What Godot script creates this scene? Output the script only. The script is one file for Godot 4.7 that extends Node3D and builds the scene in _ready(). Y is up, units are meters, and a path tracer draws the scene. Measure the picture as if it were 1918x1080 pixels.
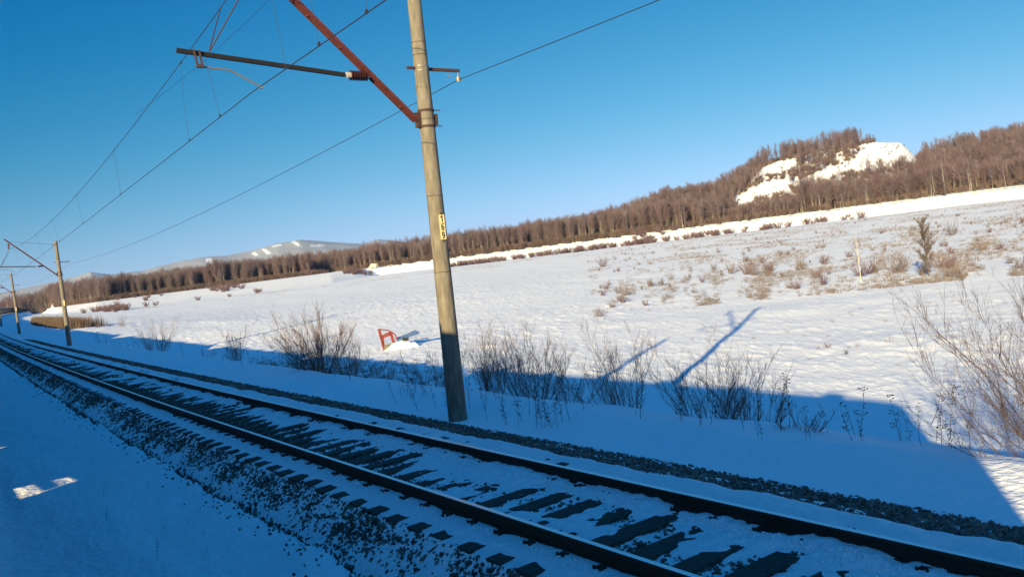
extends Node3D
# World: x = metres to the right of the camera's track side, -z = metres along the railway, y = 0 at the top of the rails.

var rng := RandomNumberGenerator.new()
var n_low := FastNoiseLite.new()
var n_mid := FastNoiseLite.new()
var n_fine := FastNoiseLite.new()
var taken := {}
var M := {}
const TC := 5.62            # centre of the snowy track
const OC := -1.62           # centre of the track the train stands on
const FIELD := -3.5

# ---------------------------------------------------------------- geometry collector
class Geo:
	var v := PackedVector3Array()
	var n := PackedVector3Array()
	var c := PackedColorArray()
	var i := PackedInt32Array()
	func tube(a: Vector3, b: Vector3, ra: float, rb: float, sides: int = 4, caps: bool = false) -> void:
		path(PackedVector3Array([a, b]), PackedFloat32Array([ra, rb]), sides, caps)
	func path(p: PackedVector3Array, r: PackedFloat32Array, sides: int = 4, caps: bool = false) -> void:
		var base := v.size()
		var up := Vector3.UP
		var d0 := (p[p.size() - 1] - p[0]).normalized()
		if absf(d0.y) > 0.9:
			up = Vector3.RIGHT
		for k in p.size():
			var d: Vector3
			if k == 0:
				d = p[1] - p[0]
			elif k == p.size() - 1:
				d = p[k] - p[k - 1]
			else:
				d = p[k + 1] - p[k - 1]
			d = d.normalized()
			var u := d.cross(up).normalized()
			var w := u.cross(d)
			for j in sides:
				var t := TAU * j / sides
				var o := u * cos(t) + w * sin(t)
				v.append(p[k] + o * r[k])
				n.append(o)
		for k in p.size() - 1:
			for j in sides:
				var q := base + k * sides + j
				var q2 := base + k * sides + (j + 1) % sides
				i.append_array(PackedInt32Array([q, q2, q + sides, q2, q2 + sides, q + sides]))
		if caps:
			for e in 2:
				var k2 := 0 if e == 0 else p.size() - 1
				var nn := (p[0] - p[1]).normalized() if e == 0 else (p[k2] - p[k2 - 1]).normalized()
				var m := v.size()
				v.append(p[k2]); n.append(nn)
				for j in sides:
					v.append(v[base + k2 * sides + j]); n.append(nn)
				for j in sides:
					if e == 0:
						i.append_array(PackedInt32Array([m, m + 1 + (j + 1) % sides, m + 1 + j]))
					else:
						i.append_array(PackedInt32Array([m, m + 1 + j, m + 1 + (j + 1) % sides]))
	func quad(a: Vector3, b: Vector3, cc: Vector3, d: Vector3) -> void:
		var nn := (cc - a).cross(b - a)
		if nn.length() < 1e-9:
			nn = (d - a).cross(cc - a)
		nn = nn.normalized()
		var m := v.size()
		for q in [a, b, cc, d]:
			v.append(q); n.append(nn)
		i.append_array(PackedInt32Array([m, m + 1, m + 2, m, m + 2, m + 3]))
	func box(at: Vector3, size: Vector3, b: Basis = Basis()) -> void:
		var h := size / 2
		var q := []
		for x in [-1, 1]:
			for y in [-1, 1]:
				for z in [-1, 1]:
					q.append(at + b * Vector3(h.x * x, h.y * y, h.z * z))
		for f in [[0, 1, 3, 2], [4, 6, 7, 5], [0, 4, 5, 1], [2, 3, 7, 6], [0, 2, 6, 4], [1, 5, 7, 3]]:
			var a: Vector3 = q[f[0]]
			var bb: Vector3 = q[f[1]]
			var cc: Vector3 = q[f[2]]
			var d: Vector3 = q[f[3]]
			if (cc - a).cross(bb - a).dot((a + cc) / 2 - at) > 0:
				quad(a, bb, cc, d)
			else:
				quad(a, d, cc, bb)
	func bar(a: Vector3, b: Vector3, w: float, h: float) -> void:   # a box from a to b, h in the upright plane
		var d := (b - a)
		var z := d.normalized()
		var x := Vector3.UP.cross(z)
		if x.length() < 0.01:
			x = Vector3.RIGHT
		x = x.normalized()
		var y := z.cross(x)
		box((a + b) / 2, Vector3(w, h, d.length()), Basis(x, y, z))
	func grid(rows: int, cols: int, p: PackedVector3Array, flip: bool = false) -> void:
		var base := v.size()
		v.append_array(p)
		var acc := PackedVector3Array()
		acc.resize(p.size())
		for r in rows:
			for k in cols:
				var m := r * cols + k
				var du := p[m + 1 if k < cols - 1 else m] - p[m - 1 if k > 0 else m]
				var dv := p[m + cols if r < rows - 1 else m] - p[m - cols if r > 0 else m]
				var nn := du.cross(dv).normalized()
				acc[m] = nn if nn.y >= 0 else -nn
		n.append_array(acc)
		for r in rows - 1:
			for k in cols - 1:
				var m := base + r * cols + k
				if flip:
					i.append_array(PackedInt32Array([m, m + cols, m + 1, m + 1, m + cols, m + cols + 1]))
				else:
					i.append_array(PackedInt32Array([m, m + 1, m + cols, m + 1, m + cols + 1, m + cols]))
	func mesh() -> ArrayMesh:
		var a := []
		a.resize(Mesh.ARRAY_MAX)
		a[Mesh.ARRAY_VERTEX] = v
		a[Mesh.ARRAY_NORMAL] = n
		a[Mesh.ARRAY_INDEX] = i
		if c.size() == v.size():
			a[Mesh.ARRAY_COLOR] = c
		var m := ArrayMesh.new()
		m.add_surface_from_arrays(Mesh.PRIMITIVE_TRIANGLES, a)
		return m

# ---------------------------------------------------------------- naming helpers
func numbered(called: String) -> String:
	var k: int = taken.get(called, 0)
	taken[called] = k + 1
	return called if k == 0 else "%s_%03d" % [called, k]

func tag(o: Node, label: String, category: String, group: String = "") -> void:
	o.set_meta("label", label)
	o.set_meta("category", category)
	if group != "":
		o.set_meta("group", group)

func thing(called: String, at: Vector3, label: String, category: String, group: String = "") -> Node3D:
	var o := Node3D.new()
	o.name = numbered(called)
	add_child(o)
	o.position = at
	tag(o, label, category, group)
	return o

func part(called: String, m: Mesh, mat: Material, parent: Node3D) -> MeshInstance3D:
	var o := MeshInstance3D.new()
	o.name = called
	o.mesh = m
	o.material_override = mat
	parent.add_child(o, true)
	return o

func single(called: String, m: Mesh, mat: Material, at: Vector3, label: String, category: String, group: String = "") -> MeshInstance3D:
	var o := MeshInstance3D.new()
	o.name = numbered(called)
	o.mesh = m
	o.material_override = mat
	add_child(o)
	o.position = at
	tag(o, label, category, group)
	return o

func struct(called: String, m: Mesh, mat: Material) -> MeshInstance3D:
	var o := MeshInstance3D.new()
	o.name = called
	o.mesh = m
	o.material_override = mat
	o.set_meta("kind", "structure")
	add_child(o)
	return o

func copy(src: Node3D, at: Vector3, turn: float = 0.0, size: float = 1.0, label: String = "") -> Node3D:
	var o: Node3D = src.duplicate()
	o.name = numbered(String(src.name).get_slice("_0", 0))
	add_child(o)
	o.transform = Transform3D(Basis(Vector3.UP, turn).scaled(Vector3.ONE * size), at)
	if label != "":
		o.set_meta("label", label)
	return o

func instances(called: String, m: Mesh, mat: Material, xf: Array, cols: PackedColorArray, parent: Node) -> MultiMeshInstance3D:
	var mm := MultiMesh.new()
	mm.transform_format = MultiMesh.TRANSFORM_3D
	mm.use_colors = cols.size() > 0
	mm.mesh = m
	mm.instance_count = xf.size()
	for k in xf.size():
		mm.set_instance_transform(k, xf[k])
		if cols.size() > 0:
			mm.set_instance_color(k, cols[k])
	var o := MultiMeshInstance3D.new()
	o.name = called
	o.multimesh = mm
	o.material_override = mat
	o.set_meta("kind", "stuff")
	parent.add_child(o, true)
	return o

# ---------------------------------------------------------------- materials
func lin(r: float, g: float, b: float) -> Color:
	return Color(r, g, b).linear_to_srgb()

func noise_tex(freq: float, octaves: int, sd: int, lo: Color, hi: Color, size: int = 512) -> NoiseTexture2D:
	var f := FastNoiseLite.new()
	f.noise_type = FastNoiseLite.TYPE_SIMPLEX_SMOOTH
	f.frequency = freq
	f.fractal_octaves = octaves
	f.seed = sd
	var t := NoiseTexture2D.new()
	t.width = size
	t.height = size
	t.seamless = true
	t.noise = f
	var g := Gradient.new()
	g.set_color(0, lo)
	g.set_color(1, hi)
	t.color_ramp = g
	return t

func mat(r: float, g: float, b: float, rough: float = 0.8, metal: float = 0.0, spec: float = 0.4) -> StandardMaterial3D:
	var m := StandardMaterial3D.new()
	m.albedo_color = lin(r, g, b)
	m.roughness = rough
	m.metallic = metal
	m.metallic_specular = spec
	return m

func tri(m: StandardMaterial3D, scale: float) -> void:
	m.uv1_triplanar = true
	m.uv1_world_triplanar = true
	m.uv1_scale = Vector3.ONE * scale

func materials() -> void:
	var snow := mat(0.87, 0.885, 0.90, 0.65, 0.0, 0.25)
	tri(snow, 0.45)
	snow.heightmap_enabled = true
	snow.heightmap_texture = noise_tex(0.011, 6, 3, Color.BLACK, Color.WHITE, 1024)
	snow.heightmap_scale = 2.4
	M.snow = snow
	var ts := mat(0.87, 0.885, 0.90, 0.65, 0.0, 0.25)
	tri(ts, 1.6)
	ts.heightmap_enabled = true
	ts.heightmap_texture = noise_tex(0.02, 6, 5, Color.BLACK, Color.WHITE, 1024)
	ts.heightmap_scale = 1.6
	M.track_snow = ts
	M.ballast = mat(0.07, 0.065, 0.06, 0.9)
	M.stone = mat(1, 1, 1, 0.85, 0.0, 0.3)
	M.stone.vertex_color_use_as_albedo = true
	M.stone_a = mat(0.13, 0.12, 0.11, 0.85)
	M.stone_b = mat(0.17, 0.145, 0.11, 0.85)
	M.stone_c = mat(0.09, 0.086, 0.085, 0.85)
	var wood := mat(1, 1, 1, 0.85, 0.0, 0.3)
	wood.albedo_texture = noise_tex(0.02, 4, 8, lin(0.025, 0.022, 0.02), lin(0.13, 0.11, 0.09))
	wood.uv1_triplanar = true
	wood.uv1_scale = Vector3(0.7, 3.0, 6.0)
	M.sleeper = wood
	var rail := mat(1, 1, 1, 0.7, 0.3)
	rail.albedo_texture = noise_tex(0.03, 4, 9, lin(0.03, 0.022, 0.018), lin(0.07, 0.045, 0.03))
	tri(rail, 1.0)
	M.rail = rail
	M.steel = mat(0.85, 0.85, 0.85, 0.38, 1.0)
	var con := mat(1, 1, 1, 0.85, 0.0, 0.3)
	con.albedo_texture = noise_tex(0.012, 6, 11, lin(0.10, 0.086, 0.066), lin(0.23, 0.205, 0.17))
	con.uv1_triplanar = true
	con.uv1_scale = Vector3(1.6, 0.28, 1.6)
	con.heightmap_enabled = true
	con.heightmap_texture = noise_tex(0.05, 3, 12, Color.BLACK, Color.WHITE)
	con.heightmap_scale = 0.3
	M.concrete = con
	M.band = mat(0.06, 0.05, 0.04, 0.8)
	var red := mat(1, 1, 1, 0.7)
	red.albedo_texture = noise_tex(0.02, 4, 13, lin(0.06, 0.014, 0.013), lin(0.125, 0.032, 0.027))
	red.uv1_triplanar = true
	M.red_steel = red
	M.dark_steel = mat(0.012, 0.010, 0.012, 0.7, 0.1)
	M.rust = mat(0.05, 0.027, 0.026, 0.8)
	M.galv = mat(0.2, 0.19, 0.18, 0.55, 0.4)
	M.wire = mat(0.03, 0.032, 0.04, 0.5, 0.4)
	M.porcelain = mat(0.07, 0.022, 0.015, 0.2)
	M.porcelain_cap = mat(0.35, 0.33, 0.28, 0.5)
	M.plate = mat(0.72, 0.56, 0.27, 0.6)
	M.ink = mat(0.012, 0.012, 0.012, 0.7)
	M.stem = mat(0.125, 0.080, 0.068, 0.85)
	M.twig = mat(0.10, 0.072, 0.075, 0.85)
	M.pale_stem = mat(0.20, 0.15, 0.125, 0.85)
	M.weed = mat(0.055, 0.04, 0.032, 0.9)
	M.birch = mat(0.36, 0.32, 0.29, 0.8)
	M.white_birch = mat(0.46, 0.41, 0.35, 0.8)
	M.bark = mat(0.11, 0.085, 0.075, 0.9)
	M.crown_red = mat(0.148, 0.095, 0.105, 0.9)
	M.crown_grey = mat(0.155, 0.125, 0.135, 0.9)
	M.crown_tan = mat(0.175, 0.14, 0.13, 0.9)
	M.conifer = mat(0.07, 0.065, 0.055, 0.9)
	M.tint = mat(1, 1, 1, 0.9)
	M.tint.vertex_color_use_as_albedo = true
	M.grass = mat(0.20, 0.165, 0.145, 0.9)
	M.reed = mat(0.15, 0.105, 0.075, 0.9)
	M.car_body = mat(0.035, 0.04, 0.05, 0.45)
	M.car_roof = mat(0.12, 0.125, 0.13, 0.7)
	M.glass = mat(0.02, 0.025, 0.03, 0.08)
	M.under = mat(0.02, 0.02, 0.02, 0.9)
	M.asphalt = mat(0.10, 0.10, 0.10, 0.85)
	M.cream = mat(0.62, 0.57, 0.36, 0.5)
	M.machine_red = mat(0.15, 0.02, 0.02, 0.6)
	M.machine_grey = mat(0.13, 0.125, 0.10, 0.7)
	M.machine_blue = mat(0.10, 0.16, 0.30, 0.5)
	M.soil = mat(0.22, 0.13, 0.06, 0.95)

# ---------------------------------------------------------------- the lie of the land
func soft(t: float, w: float) -> float:
	return 0.5 * (t + sqrt(t * t + w * w))

func dl(s: float) -> float:             # how far the railway has curved to the right at distance s
	var t := soft(s - 22.0, 8.0)
	return 0.0145 * t + 0.00009 * t * t

func gr(s: float) -> float:             # how far it has climbed
	if s < 206.0:
		var t := maxf(0.0, s - 80.0)
		return 0.00006 * t * t
	return 0.9526 + (s - 206.0) * 0.005

func tp(l: float, y: float, s: float) -> Vector3:
	return Vector3(l + dl(s), y + gr(s), -s)

const ROAD := [Vector2(470, 60), Vector2(388, -172), Vector2(280, -459), Vector2(222, -612)]

func road_dist(x: float, z: float) -> Vector2:   # distance to the road line (positive on the far side), share along it
	var best := 1e9
	var side := 1.0
	var along := 0.0
	var p := Vector2(x, z)
	for k in 3:
		var a: Vector2 = ROAD[k]
		var b: Vector2 = ROAD[k + 1]
		var t := clampf((p - a).dot(b - a) / (b - a).length_squared(), 0.0, 1.0)
		var q := a.lerp(b, t)
		var d := p.distance_to(q)
		if d < best:
			best = d
			side = signf((b - a).cross(p - a))
			along = k + t
	return Vector2(best * side, along)

# front edge of the woods: azimuth in degrees from the railway, distance in metres
const FRONT := [[-30, 1150], [4.4, 1080], [5.6, 960], [6.8, 690], [9, 610], [15, 612], [20.5, 604], [23.5, 606], [25.5, 602], [31.5, 556], [40, 506], [50, 470], [60, 447], [66, 441], [75, 450], [120, 500]]
# skyline of the ground behind, azimuth and height in degrees seen from the carriage
const RIDGE := [[-30, 0.3], [5, 0.3], [12, 0.3], [20, 0.3], [30, 0.35], [40, 0.5], [43, 1.2], [45, 1.75], [48.9, 1.95], [51, 2.75], [52, 3.3], [53.9, 3.6], [55.6, 3.7], [57.5, 3.85], [58.3, 3.85], [59, 3.65], [60.0, 3.42], [60.8, 2.45], [61.6, 2.35], [63.2, 2.6], [66, 2.65], [75, 2.7], [120, 1.5]]

func tab(t: Array, x: float) -> float:
	if x <= t[0][0]:
		return t[0][1]
	for k in range(1, t.size()):
		if x <= t[k][0]:
			var u: float = (x - t[k - 1][0]) / (t[k][0] - t[k - 1][0])
			return lerpf(t[k - 1][1], t[k][1], u)
	return t[t.size() - 1][1]

func ridge_distance(az: float) -> float:
	return lerpf(640.0, 720.0, smoothstep(60.3, 61.6, az)) + 90.0 * (1.0 - smoothstep(38.0, 46.0, az))

func ground(x: float, z: float) -> float:
	var s := -z
	var l := x - dl(s)
	var d := sqrt(x * x + z * z)
	var y: float
	if l < 13.0 + 6.0 and s < 900.0 and s > -400.0:
		y = bank(l, s)
		var f := smoothstep(14.2, 18.5, l)
		if l > 11.0:
			var fy := field(x, z, d)
			y = lerpf(0.5 * (y + fy - 0.05 + sqrt(pow(y - fy + 0.05, 2.0) + 0.04)), fy, f)
		return y
	return field(x, z, d)

func bank(l: float, s: float) -> float:
	var g := gr(s)
	var wob := n_mid.get_noise_2d(l * 0.8, s * 0.35)
	if l < 3.55:
		var trough := -0.545 + 0.05 * wob + 0.05 * n_low.get_noise_2d(l * 6.0, s * 6.0)
		trough += 0.34 * smoothstep(0.9, -0.3, l)
		trough += 0.09 * smoothstep(2.7, 3.5, l) * clampf(0.35 + 1.5 * n_mid.get_noise_2d(3.0, s * 0.5) + 0.6 * n_fine.get_noise_1d(s * 3.0), -0.6, 1.2)
		if l < -4.0:
			trough += -2.6 * smoothstep(-4.5, -9.5, l)
		return trough + g
	if l < 8.45:
		return -1.15 + g + lerpf(0.56, 0.0, smoothstep(3.55, 3.9, l)) + 0.67 * smoothstep(8.05, 8.45, l)
	var y := -0.48 - 0.03 * (l - 8.45)
	y += 0.05 * wob * smoothstep(8.45, 9.3, l)
	y += 0.10 * exp(-pow((l - 10.2 - 0.25 * n_low.get_noise_1d(s * 3.0)) / 0.7, 2.0)) * (1.0 - smoothstep(16.0, 30.0, s))
	var cr := 11.45 + 0.35 * n_low.get_noise_1d(s * 2.2)
	y -= 0.60 * soft(l - cr, 0.35)
	return y + g

func field(x: float, z: float, d: float) -> float:
	var az := rad_to_deg(atan2(x, -z))
	var rd := road_dist(x, z)
	var y := FIELD + 0.22 * n_low.get_noise_2d(x * 0.5, z * 0.5)
	y += 0.05 * n_mid.get_noise_2d(x * 0.16, z * 0.16)
	y += 0.10 * n_mid.get_noise_2d(x * 0.07 + 11.0, z * 0.045)
	if d < 260.0:
		# wind-worked crust
		var k := 1.0 - smoothstep(150.0, 260.0, d)
		var r := n_fine.get_noise_2d(x * 0.9 + z * 0.25, z * 0.55)
		y += k * 0.105 * maxf(r, 0.0) * (0.6 + n_low.get_noise_2d(x, z))
		var r2 := n_fine.get_noise_2d(x * 1.9 + 50.0, z * 1.3 + x * 0.5)
		y += k * 0.085 * maxf(r2 - 0.05, 0.0)
	y += 1.3 * smoothstep(180.0, 420.0, d)
	var l := x + 0.0 - dl(clampf(-z, 0.0, 900.0))
	y += 2.95 * smoothstep(72.0, 132.0, -z) * exp(-maxf(0.0, l - 16.0) / 40.0)
	# the woods and hills beyond the road
	var fd := tab(FRONT, az)
	var rise := smoothstep(fd - (170.0 if az < 23.0 else 6.0), fd + 4.0, d)
	if az >= 23.0 and az < 27.0:
		rise = smoothstep(fd - lerpf(170.0, 6.0, (az - 23.0) / 4.0), fd + 4.0, d)
	y = lerpf(y, 3.7, rise)
	if d > fd:
		var dr := ridge_distance(az)
		var top := 2.8 + dr * tan(deg_to_rad(tab(RIDGE, az)))
		var t := clampf((d - fd - 18.0) / (dr - fd - 18.0), 0.0, 1.0)
		var hill := lerpf(3.7, top, smoothstep(0.0, 1.0, t))
		if d > dr:
			hill = lerpf(top, top * 0.55, smoothstep(dr, dr + 500.0, d))
		y = hill + 2.2 * n_low.get_noise_2d(x * 0.35, z * 0.35) * smoothstep(fd, fd + 60.0, d)
	# the road on its bank
	if az > 15.0 and absf(rd.x) < 40.0:
		var fade := 1.0 - smoothstep(2.55, 2.98, rd.y)
		var bankh := 2.8 - maxf(0.0, absf(rd.x) - 5.0) * 0.46
		if rd.x < 0.0:
			y = maxf(y, lerpf(y, bankh, fade))
		else:
			y = lerpf(y, maxf(2.8, minf(y, bankh + 1.5)) if rd.x < 8.0 else y, fade)
	return y

func on_ground(x: float, z: float, sink: float = 0.0) -> Vector3:
	return Vector3(x, ground(x, z) - sink, z)

# snow lying over the track: height above the rail tops
func ballast_y(a: float) -> float:
	if a < -1.36:
		return maxf(-0.78, -0.235 + (a + 1.36) * 0.66)
	if a > 1.70:
		return maxf(-0.62, -0.235 - (a - 1.70) * 0.24)
	return -0.235

const BARE := [[-20, 0.3], [3, 0.62], [7.5, 0.70], [9.5, 0.25], [11, 0.5], [12.5, 0.95], [16, 1.35], [28, 1.35], [36, 0.75], [44, 1.1], [60, 0.85], [400, 0.8]]

func track_snow_y(l: float, s: float) -> float:
	var a := l - TC
	var lo := n_mid.get_noise_2d(a * 1.0 + 40.0, s * 0.8)
	var hi := n_fine.get_noise_2d(a * 7.0, s * 7.0)
	var by := ballast_y(a)
	var y: float
	if a < -1.88:
		y = lerpf(-0.80, by + 0.042, smoothstep(-2.2, -1.86, a)) + 0.02 * hi + 0.035 * lo
	elif a < -1.30:
		y = by + 0.012 + 0.03 * smoothstep(-1.55, -1.88, a) + 0.020 * hi + 0.035 * lo - 0.012 * n_low.get_noise_1d(s * 5.0)
		y = lerpf(y, -0.199 + 0.02 * lo, smoothstep(-1.42, -1.30, a))
	elif a < -0.80:
		y = lerpf(-0.199, -0.158, smoothstep(-1.30, -1.02, a)) + 0.020 * lo + 0.008 * hi
	elif a < 0.80:
		var e := tab(BARE, s)
		var w := clampf(1.0 - (a + 0.45) / 1.05, -0.2, 1.0)
		y = -0.158 - 0.075 * e * w + 0.068 * lo + 0.024 * hi
		y += 0.02 * exp(-pow((a - 0.64) / 0.09, 2.0))
		y = minf(y, -0.10)
	elif a < 1.62:
		y = -0.165 + 0.045 * lo + 0.010 * hi
	else:
		var f := smoothstep(1.55, 1.75, a)
		var band := n_mid.get_noise_2d(a * 1.2, s * 0.45 + 90.0)
		y = lerpf(-0.165 + 0.045 * lo, by - 0.002 + 0.05 * maxf(band, -0.25), f) + 0.022 * hi
		y = lerpf(y, by + 0.03, smoothstep(2.62, 2.8, a))
		y = lerpf(y, -0.72, smoothstep(2.85, 3.05, a))
	return y

# ---------------------------------------------------------------- plants
func bent(g: Geo, p: Vector3, d: Vector3, length: float, r: float, segs: int, lift: float, wild: float, sides: int) -> Array:
	var pts := PackedVector3Array([p])
	var rad := PackedFloat32Array([r])
	var q := p
	for k in segs:
		d = (d + Vector3(rng.randfn(0, wild), lift + rng.randfn(0, wild * 0.5), rng.randfn(0, wild))).normalized()
		q += d * length / segs
		pts.append(q)
		rad.append(r * lerpf(1.0, 0.22, float(k + 1) / segs))
	g.path(pts, rad, sides)
	return [pts, d]

func twigs(g: Geo, pts: PackedVector3Array, from: int, count: int, length: float, r: float, spread: float, depth: int) -> void:
	for k in count:
		var f := rng.randf_range(from, pts.size() - 1.001)
		var j := int(f)
		var p := pts[j].lerp(pts[j + 1], f - j)
		var d := (pts[j + 1] - pts[j]).normalized()
		var side := Vector3(rng.randfn(0, 1), rng.randfn(0, 0.5), rng.randfn(0, 1)).normalized()
		var dd := (d + side * spread).normalized()
		var len2 := length * rng.randf_range(0.5, 1.1) * lerpf(1.15, 0.6, f / pts.size())
		var b := bent(g, p, dd, len2, r, 3, 0.16, 0.13, 3)
		if depth > 0:
			twigs(g, b[0], 0, 3, len2 * 0.55, r * 0.62, spread * 0.9, depth - 1)

# one shrub: each stem with its own twigs is a part
func shrub(called: String, at: Vector3, stems0: int, height: float, spread: float, twig_n: int, label: String, group: String, smat: Material, lean: Vector3 = Vector3.ZERO, thick: float = 0.014, depth: int = 1, cat: String = "shrub") -> Node3D:
	var t := thing(called, at, label, cat, group)
	var stems := int(stems0 * 1.35)
	for k in stems:
		var g := Geo.new()
		var ang := rng.randf() * TAU
		var out := sqrt(rng.randf())
		var d := Vector3(cos(ang) * out * spread, 1.0, sin(ang) * out * spread) + lean
		var h := height * rng.randf_range(0.6, 1.05) * (1.0 - 0.12 * out)
		var base := Vector3(cos(ang), 0, sin(ang)) * out * 0.13 * height + Vector3(0, -0.2, 0)
		var r := thick * rng.randf_range(0.5, 1.1) * 0.8
		var b := bent(g, base, d.normalized(), h * 1.05, r, 6, 0.05, 0.11, 4)
		twigs(g, b[0], 1, int(twig_n * 1.3), height * 0.27, maxf(0.0035, r * 0.36), 0.6, depth)
		part("stem", g.mesh(), smat, t)
	return t

# a whole small shrub in one mesh, for distant copies
func far_shrub_mesh(stems: int, height: float, spread: float, thick: float, twig_n: int) -> ArrayMesh:
	var g := Geo.new()
	for k in stems:
		var ang := rng.randf() * TAU
		var out := sqrt(rng.randf())
		var d := Vector3(cos(ang) * out * spread, 1.0, sin(ang) * out * spread).normalized()
		var h := height * rng.randf_range(0.5, 1.0)
		var b := bent(g, Vector3(cos(ang) * out * 0.25, -0.1, sin(ang) * out * 0.25) * height * 0.6, d, h, thick, 3, 0.05, 0.08, 3)
		twigs(g, b[0], 0, twig_n, height * 0.35, thick * 0.6, 0.6, 0)
	return g.mesh()

func bare_tree(height: float, limbs: int, twig_n: int, twig_r: float, low: float, width: float) -> Array:
	var tg := Geo.new()
	var r := height * 0.0105
	var b := bent(tg, Vector3(0, -0.4, 0), Vector3(rng.randfn(0, 0.03), 1, rng.randfn(0, 0.03)).normalized(), height * 0.97, r, 7, 0.1, 0.025, 5)
	var pts: PackedVector3Array = b[0]
	var cg := Geo.new()
	for k in limbs:
		var f := lerpf(low, 0.96, pow((k + rng.randf()) / limbs, 0.9)) * (pts.size() - 1)
		var j := mini(int(f), pts.size() - 2)
		var p := pts[j].lerp(pts[j + 1], f - j)
		var ang := rng.randf() * TAU
		var up := rng.randf_range(0.7, 1.5)
		var rel := f / (pts.size() - 1)
		var len2 := height * width * (0.55 + 0.6 * sin(PI * clampf(0.15 + 0.8 * (rel - low) / (1.0 - low), 0.0, 1.0))) * rng.randf_range(0.6, 1.2)
		var lb := bent(cg, p, Vector3(cos(ang), up, sin(ang)).normalized(), len2, r * 0.32, 3, 0.12, 0.1, 3)
		twigs(cg, lb[0], 0, twig_n, len2 * 0.55, twig_r, 0.75, 0)
	return [tg.mesh(), cg.mesh()]

func weed_mesh(height: float, kind: int) -> Array:
	var sg := Geo.new()
	var hg := Geo.new()
	var lean := Vector3(rng.randfn(0, 0.16), 1, rng.randfn(0, 0.16)).normalized()
	var b := bent(sg, Vector3(0, -0.05, 0), lean, height, 0.0055, 6, -0.02 if kind == 1 else 0.03, 0.06, 4)
	var pts: PackedVector3Array = b[0]
	if kind == 2:
		twigs(sg, pts, 1, 7, height * 0.5, 0.0035, 0.7, 0)
	for k in (16 if kind != 2 else 4):
		var f := rng.randf_range(2.2, 5.99)
		var j := mini(int(f), 5)
		var p := pts[j].lerp(pts[j + 1], f - j)
		var d := Vector3(rng.randfn(0, 1), rng.randf_range(-0.2, 1.0), rng.randfn(0, 1)).normalized()
		var q := p + d * rng.randf_range(0.02, 0.07)
		hg.tube(p, q, 0.003, 0.004, 3)
		hg.path(PackedVector3Array([q, q + d * 0.014, q + d * 0.036]), PackedFloat32Array([0.003, 0.010, 0.002]), 4)
	return [sg.mesh(), hg.mesh()]

func stone_mesh(sd: int) -> ArrayMesh:
	var r2 := RandomNumberGenerator.new()
	r2.seed = sd
	var t := (1.0 + sqrt(5.0)) / 2.0
	var p := []
	for q in [[-1, t, 0], [1, t, 0], [-1, -t, 0], [1, -t, 0], [0, -1, t], [0, 1, t], [0, -1, -t], [0, 1, -t], [t, 0, -1], [t, 0, 1], [-t, 0, -1], [-t, 0, 1]]:
		p.append(Vector3(q[0], q[1], q[2]).normalized() * r2.randf_range(0.62, 1.1) * 0.5)
	var g := Geo.new()
	for f in [[0, 11, 5], [0, 5, 1], [0, 1, 7], [0, 7, 10], [0, 10, 11], [1, 5, 9], [5, 11, 4], [11, 10, 2], [10, 7, 6], [7, 1, 8], [3, 9, 4], [3, 4, 2], [3, 2, 6], [3, 6, 8], [3, 8, 9], [4, 9, 5], [2, 4, 11], [6, 2, 10], [8, 6, 7], [9, 8, 1]]:
		var a: Vector3 = p[f[0]]
		var b: Vector3 = p[f[1]]
		var c: Vector3 = p[f[2]]
		var nn := (b - a).cross(c - a).normalized()
		var m := g.v.size()
		g.v.append_array(PackedVector3Array([a, c, b]))
		g.n.append_array(PackedVector3Array([nn, nn, nn]))
		g.i.append_array(PackedInt32Array([m, m + 1, m + 2]))
	return g.mesh()

# ---------------------------------------------------------------- build
func _ready() -> void:
	rng.seed = 20240
	for a in [[n_low, 0.04, 3, 1], [n_mid, 0.9, 3, 2], [n_fine, 0.7, 3, 3]]:
		a[0].noise_type = FastNoiseLite.TYPE_SIMPLEX_SMOOTH
		a[0].frequency = a[1]
		a[0].fractal_octaves = a[2]
		a[0].seed = a[3]
	var cam := Camera3D.new()
	cam.name = "camera"
	cam.fov = 37.3
	cam.near = 0.05
	cam.far = 20000.0
	cam.transform = Transform3D(Basis(Vector3.UP, deg_to_rad(-34.775)) * Basis(Vector3.RIGHT, deg_to_rad(-2.505)) * Basis(Vector3.BACK, deg_to_rad(-7.2)), Vector3(0, 2.80, 0))
	add_child(cam)
	cam.current = true
	var env := Environment.new()
	env.background_mode = Environment.BG_SKY
	env.tonemap_mode = Environment.TONE_MAPPER_LINEAR
	env.tonemap_exposure = 2.3
	env.fog_enabled = true
	env.fog_density = 0.000045
	env.fog_light_color = Color(0.5, 0.74, 1.0)
	env.sdfgi_enabled = true
	env.ssao_enabled = true
	env.ssil_enabled = true
	var sm := PanoramaSkyMaterial.new()
	sm.panorama = sky_picture()
	var sky := Sky.new()
	sky.sky_material = sm
	env.sky = sky
	var we := WorldEnvironment.new()
	we.name = "world_environment"
	we.environment = env
	add_child(we)
	var sun := DirectionalLight3D.new()
	sun.name = "sun"
	sun.light_energy = 1.6
	sun.light_color = Color(1.0, 0.905, 0.68)
	sun.light_angular_distance = 0.55
	sun.shadow_enabled = true
	sun.rotation = Vector3(deg_to_rad(-14.0), deg_to_rad(-57.9), 0)
	add_child(sun)
	materials()
	build_ground()
	build_track()
	build_train()
	build_lines()
	build_road()
	build_woods()
	build_mountains()
	build_shrubs()
	build_machine()

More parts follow.
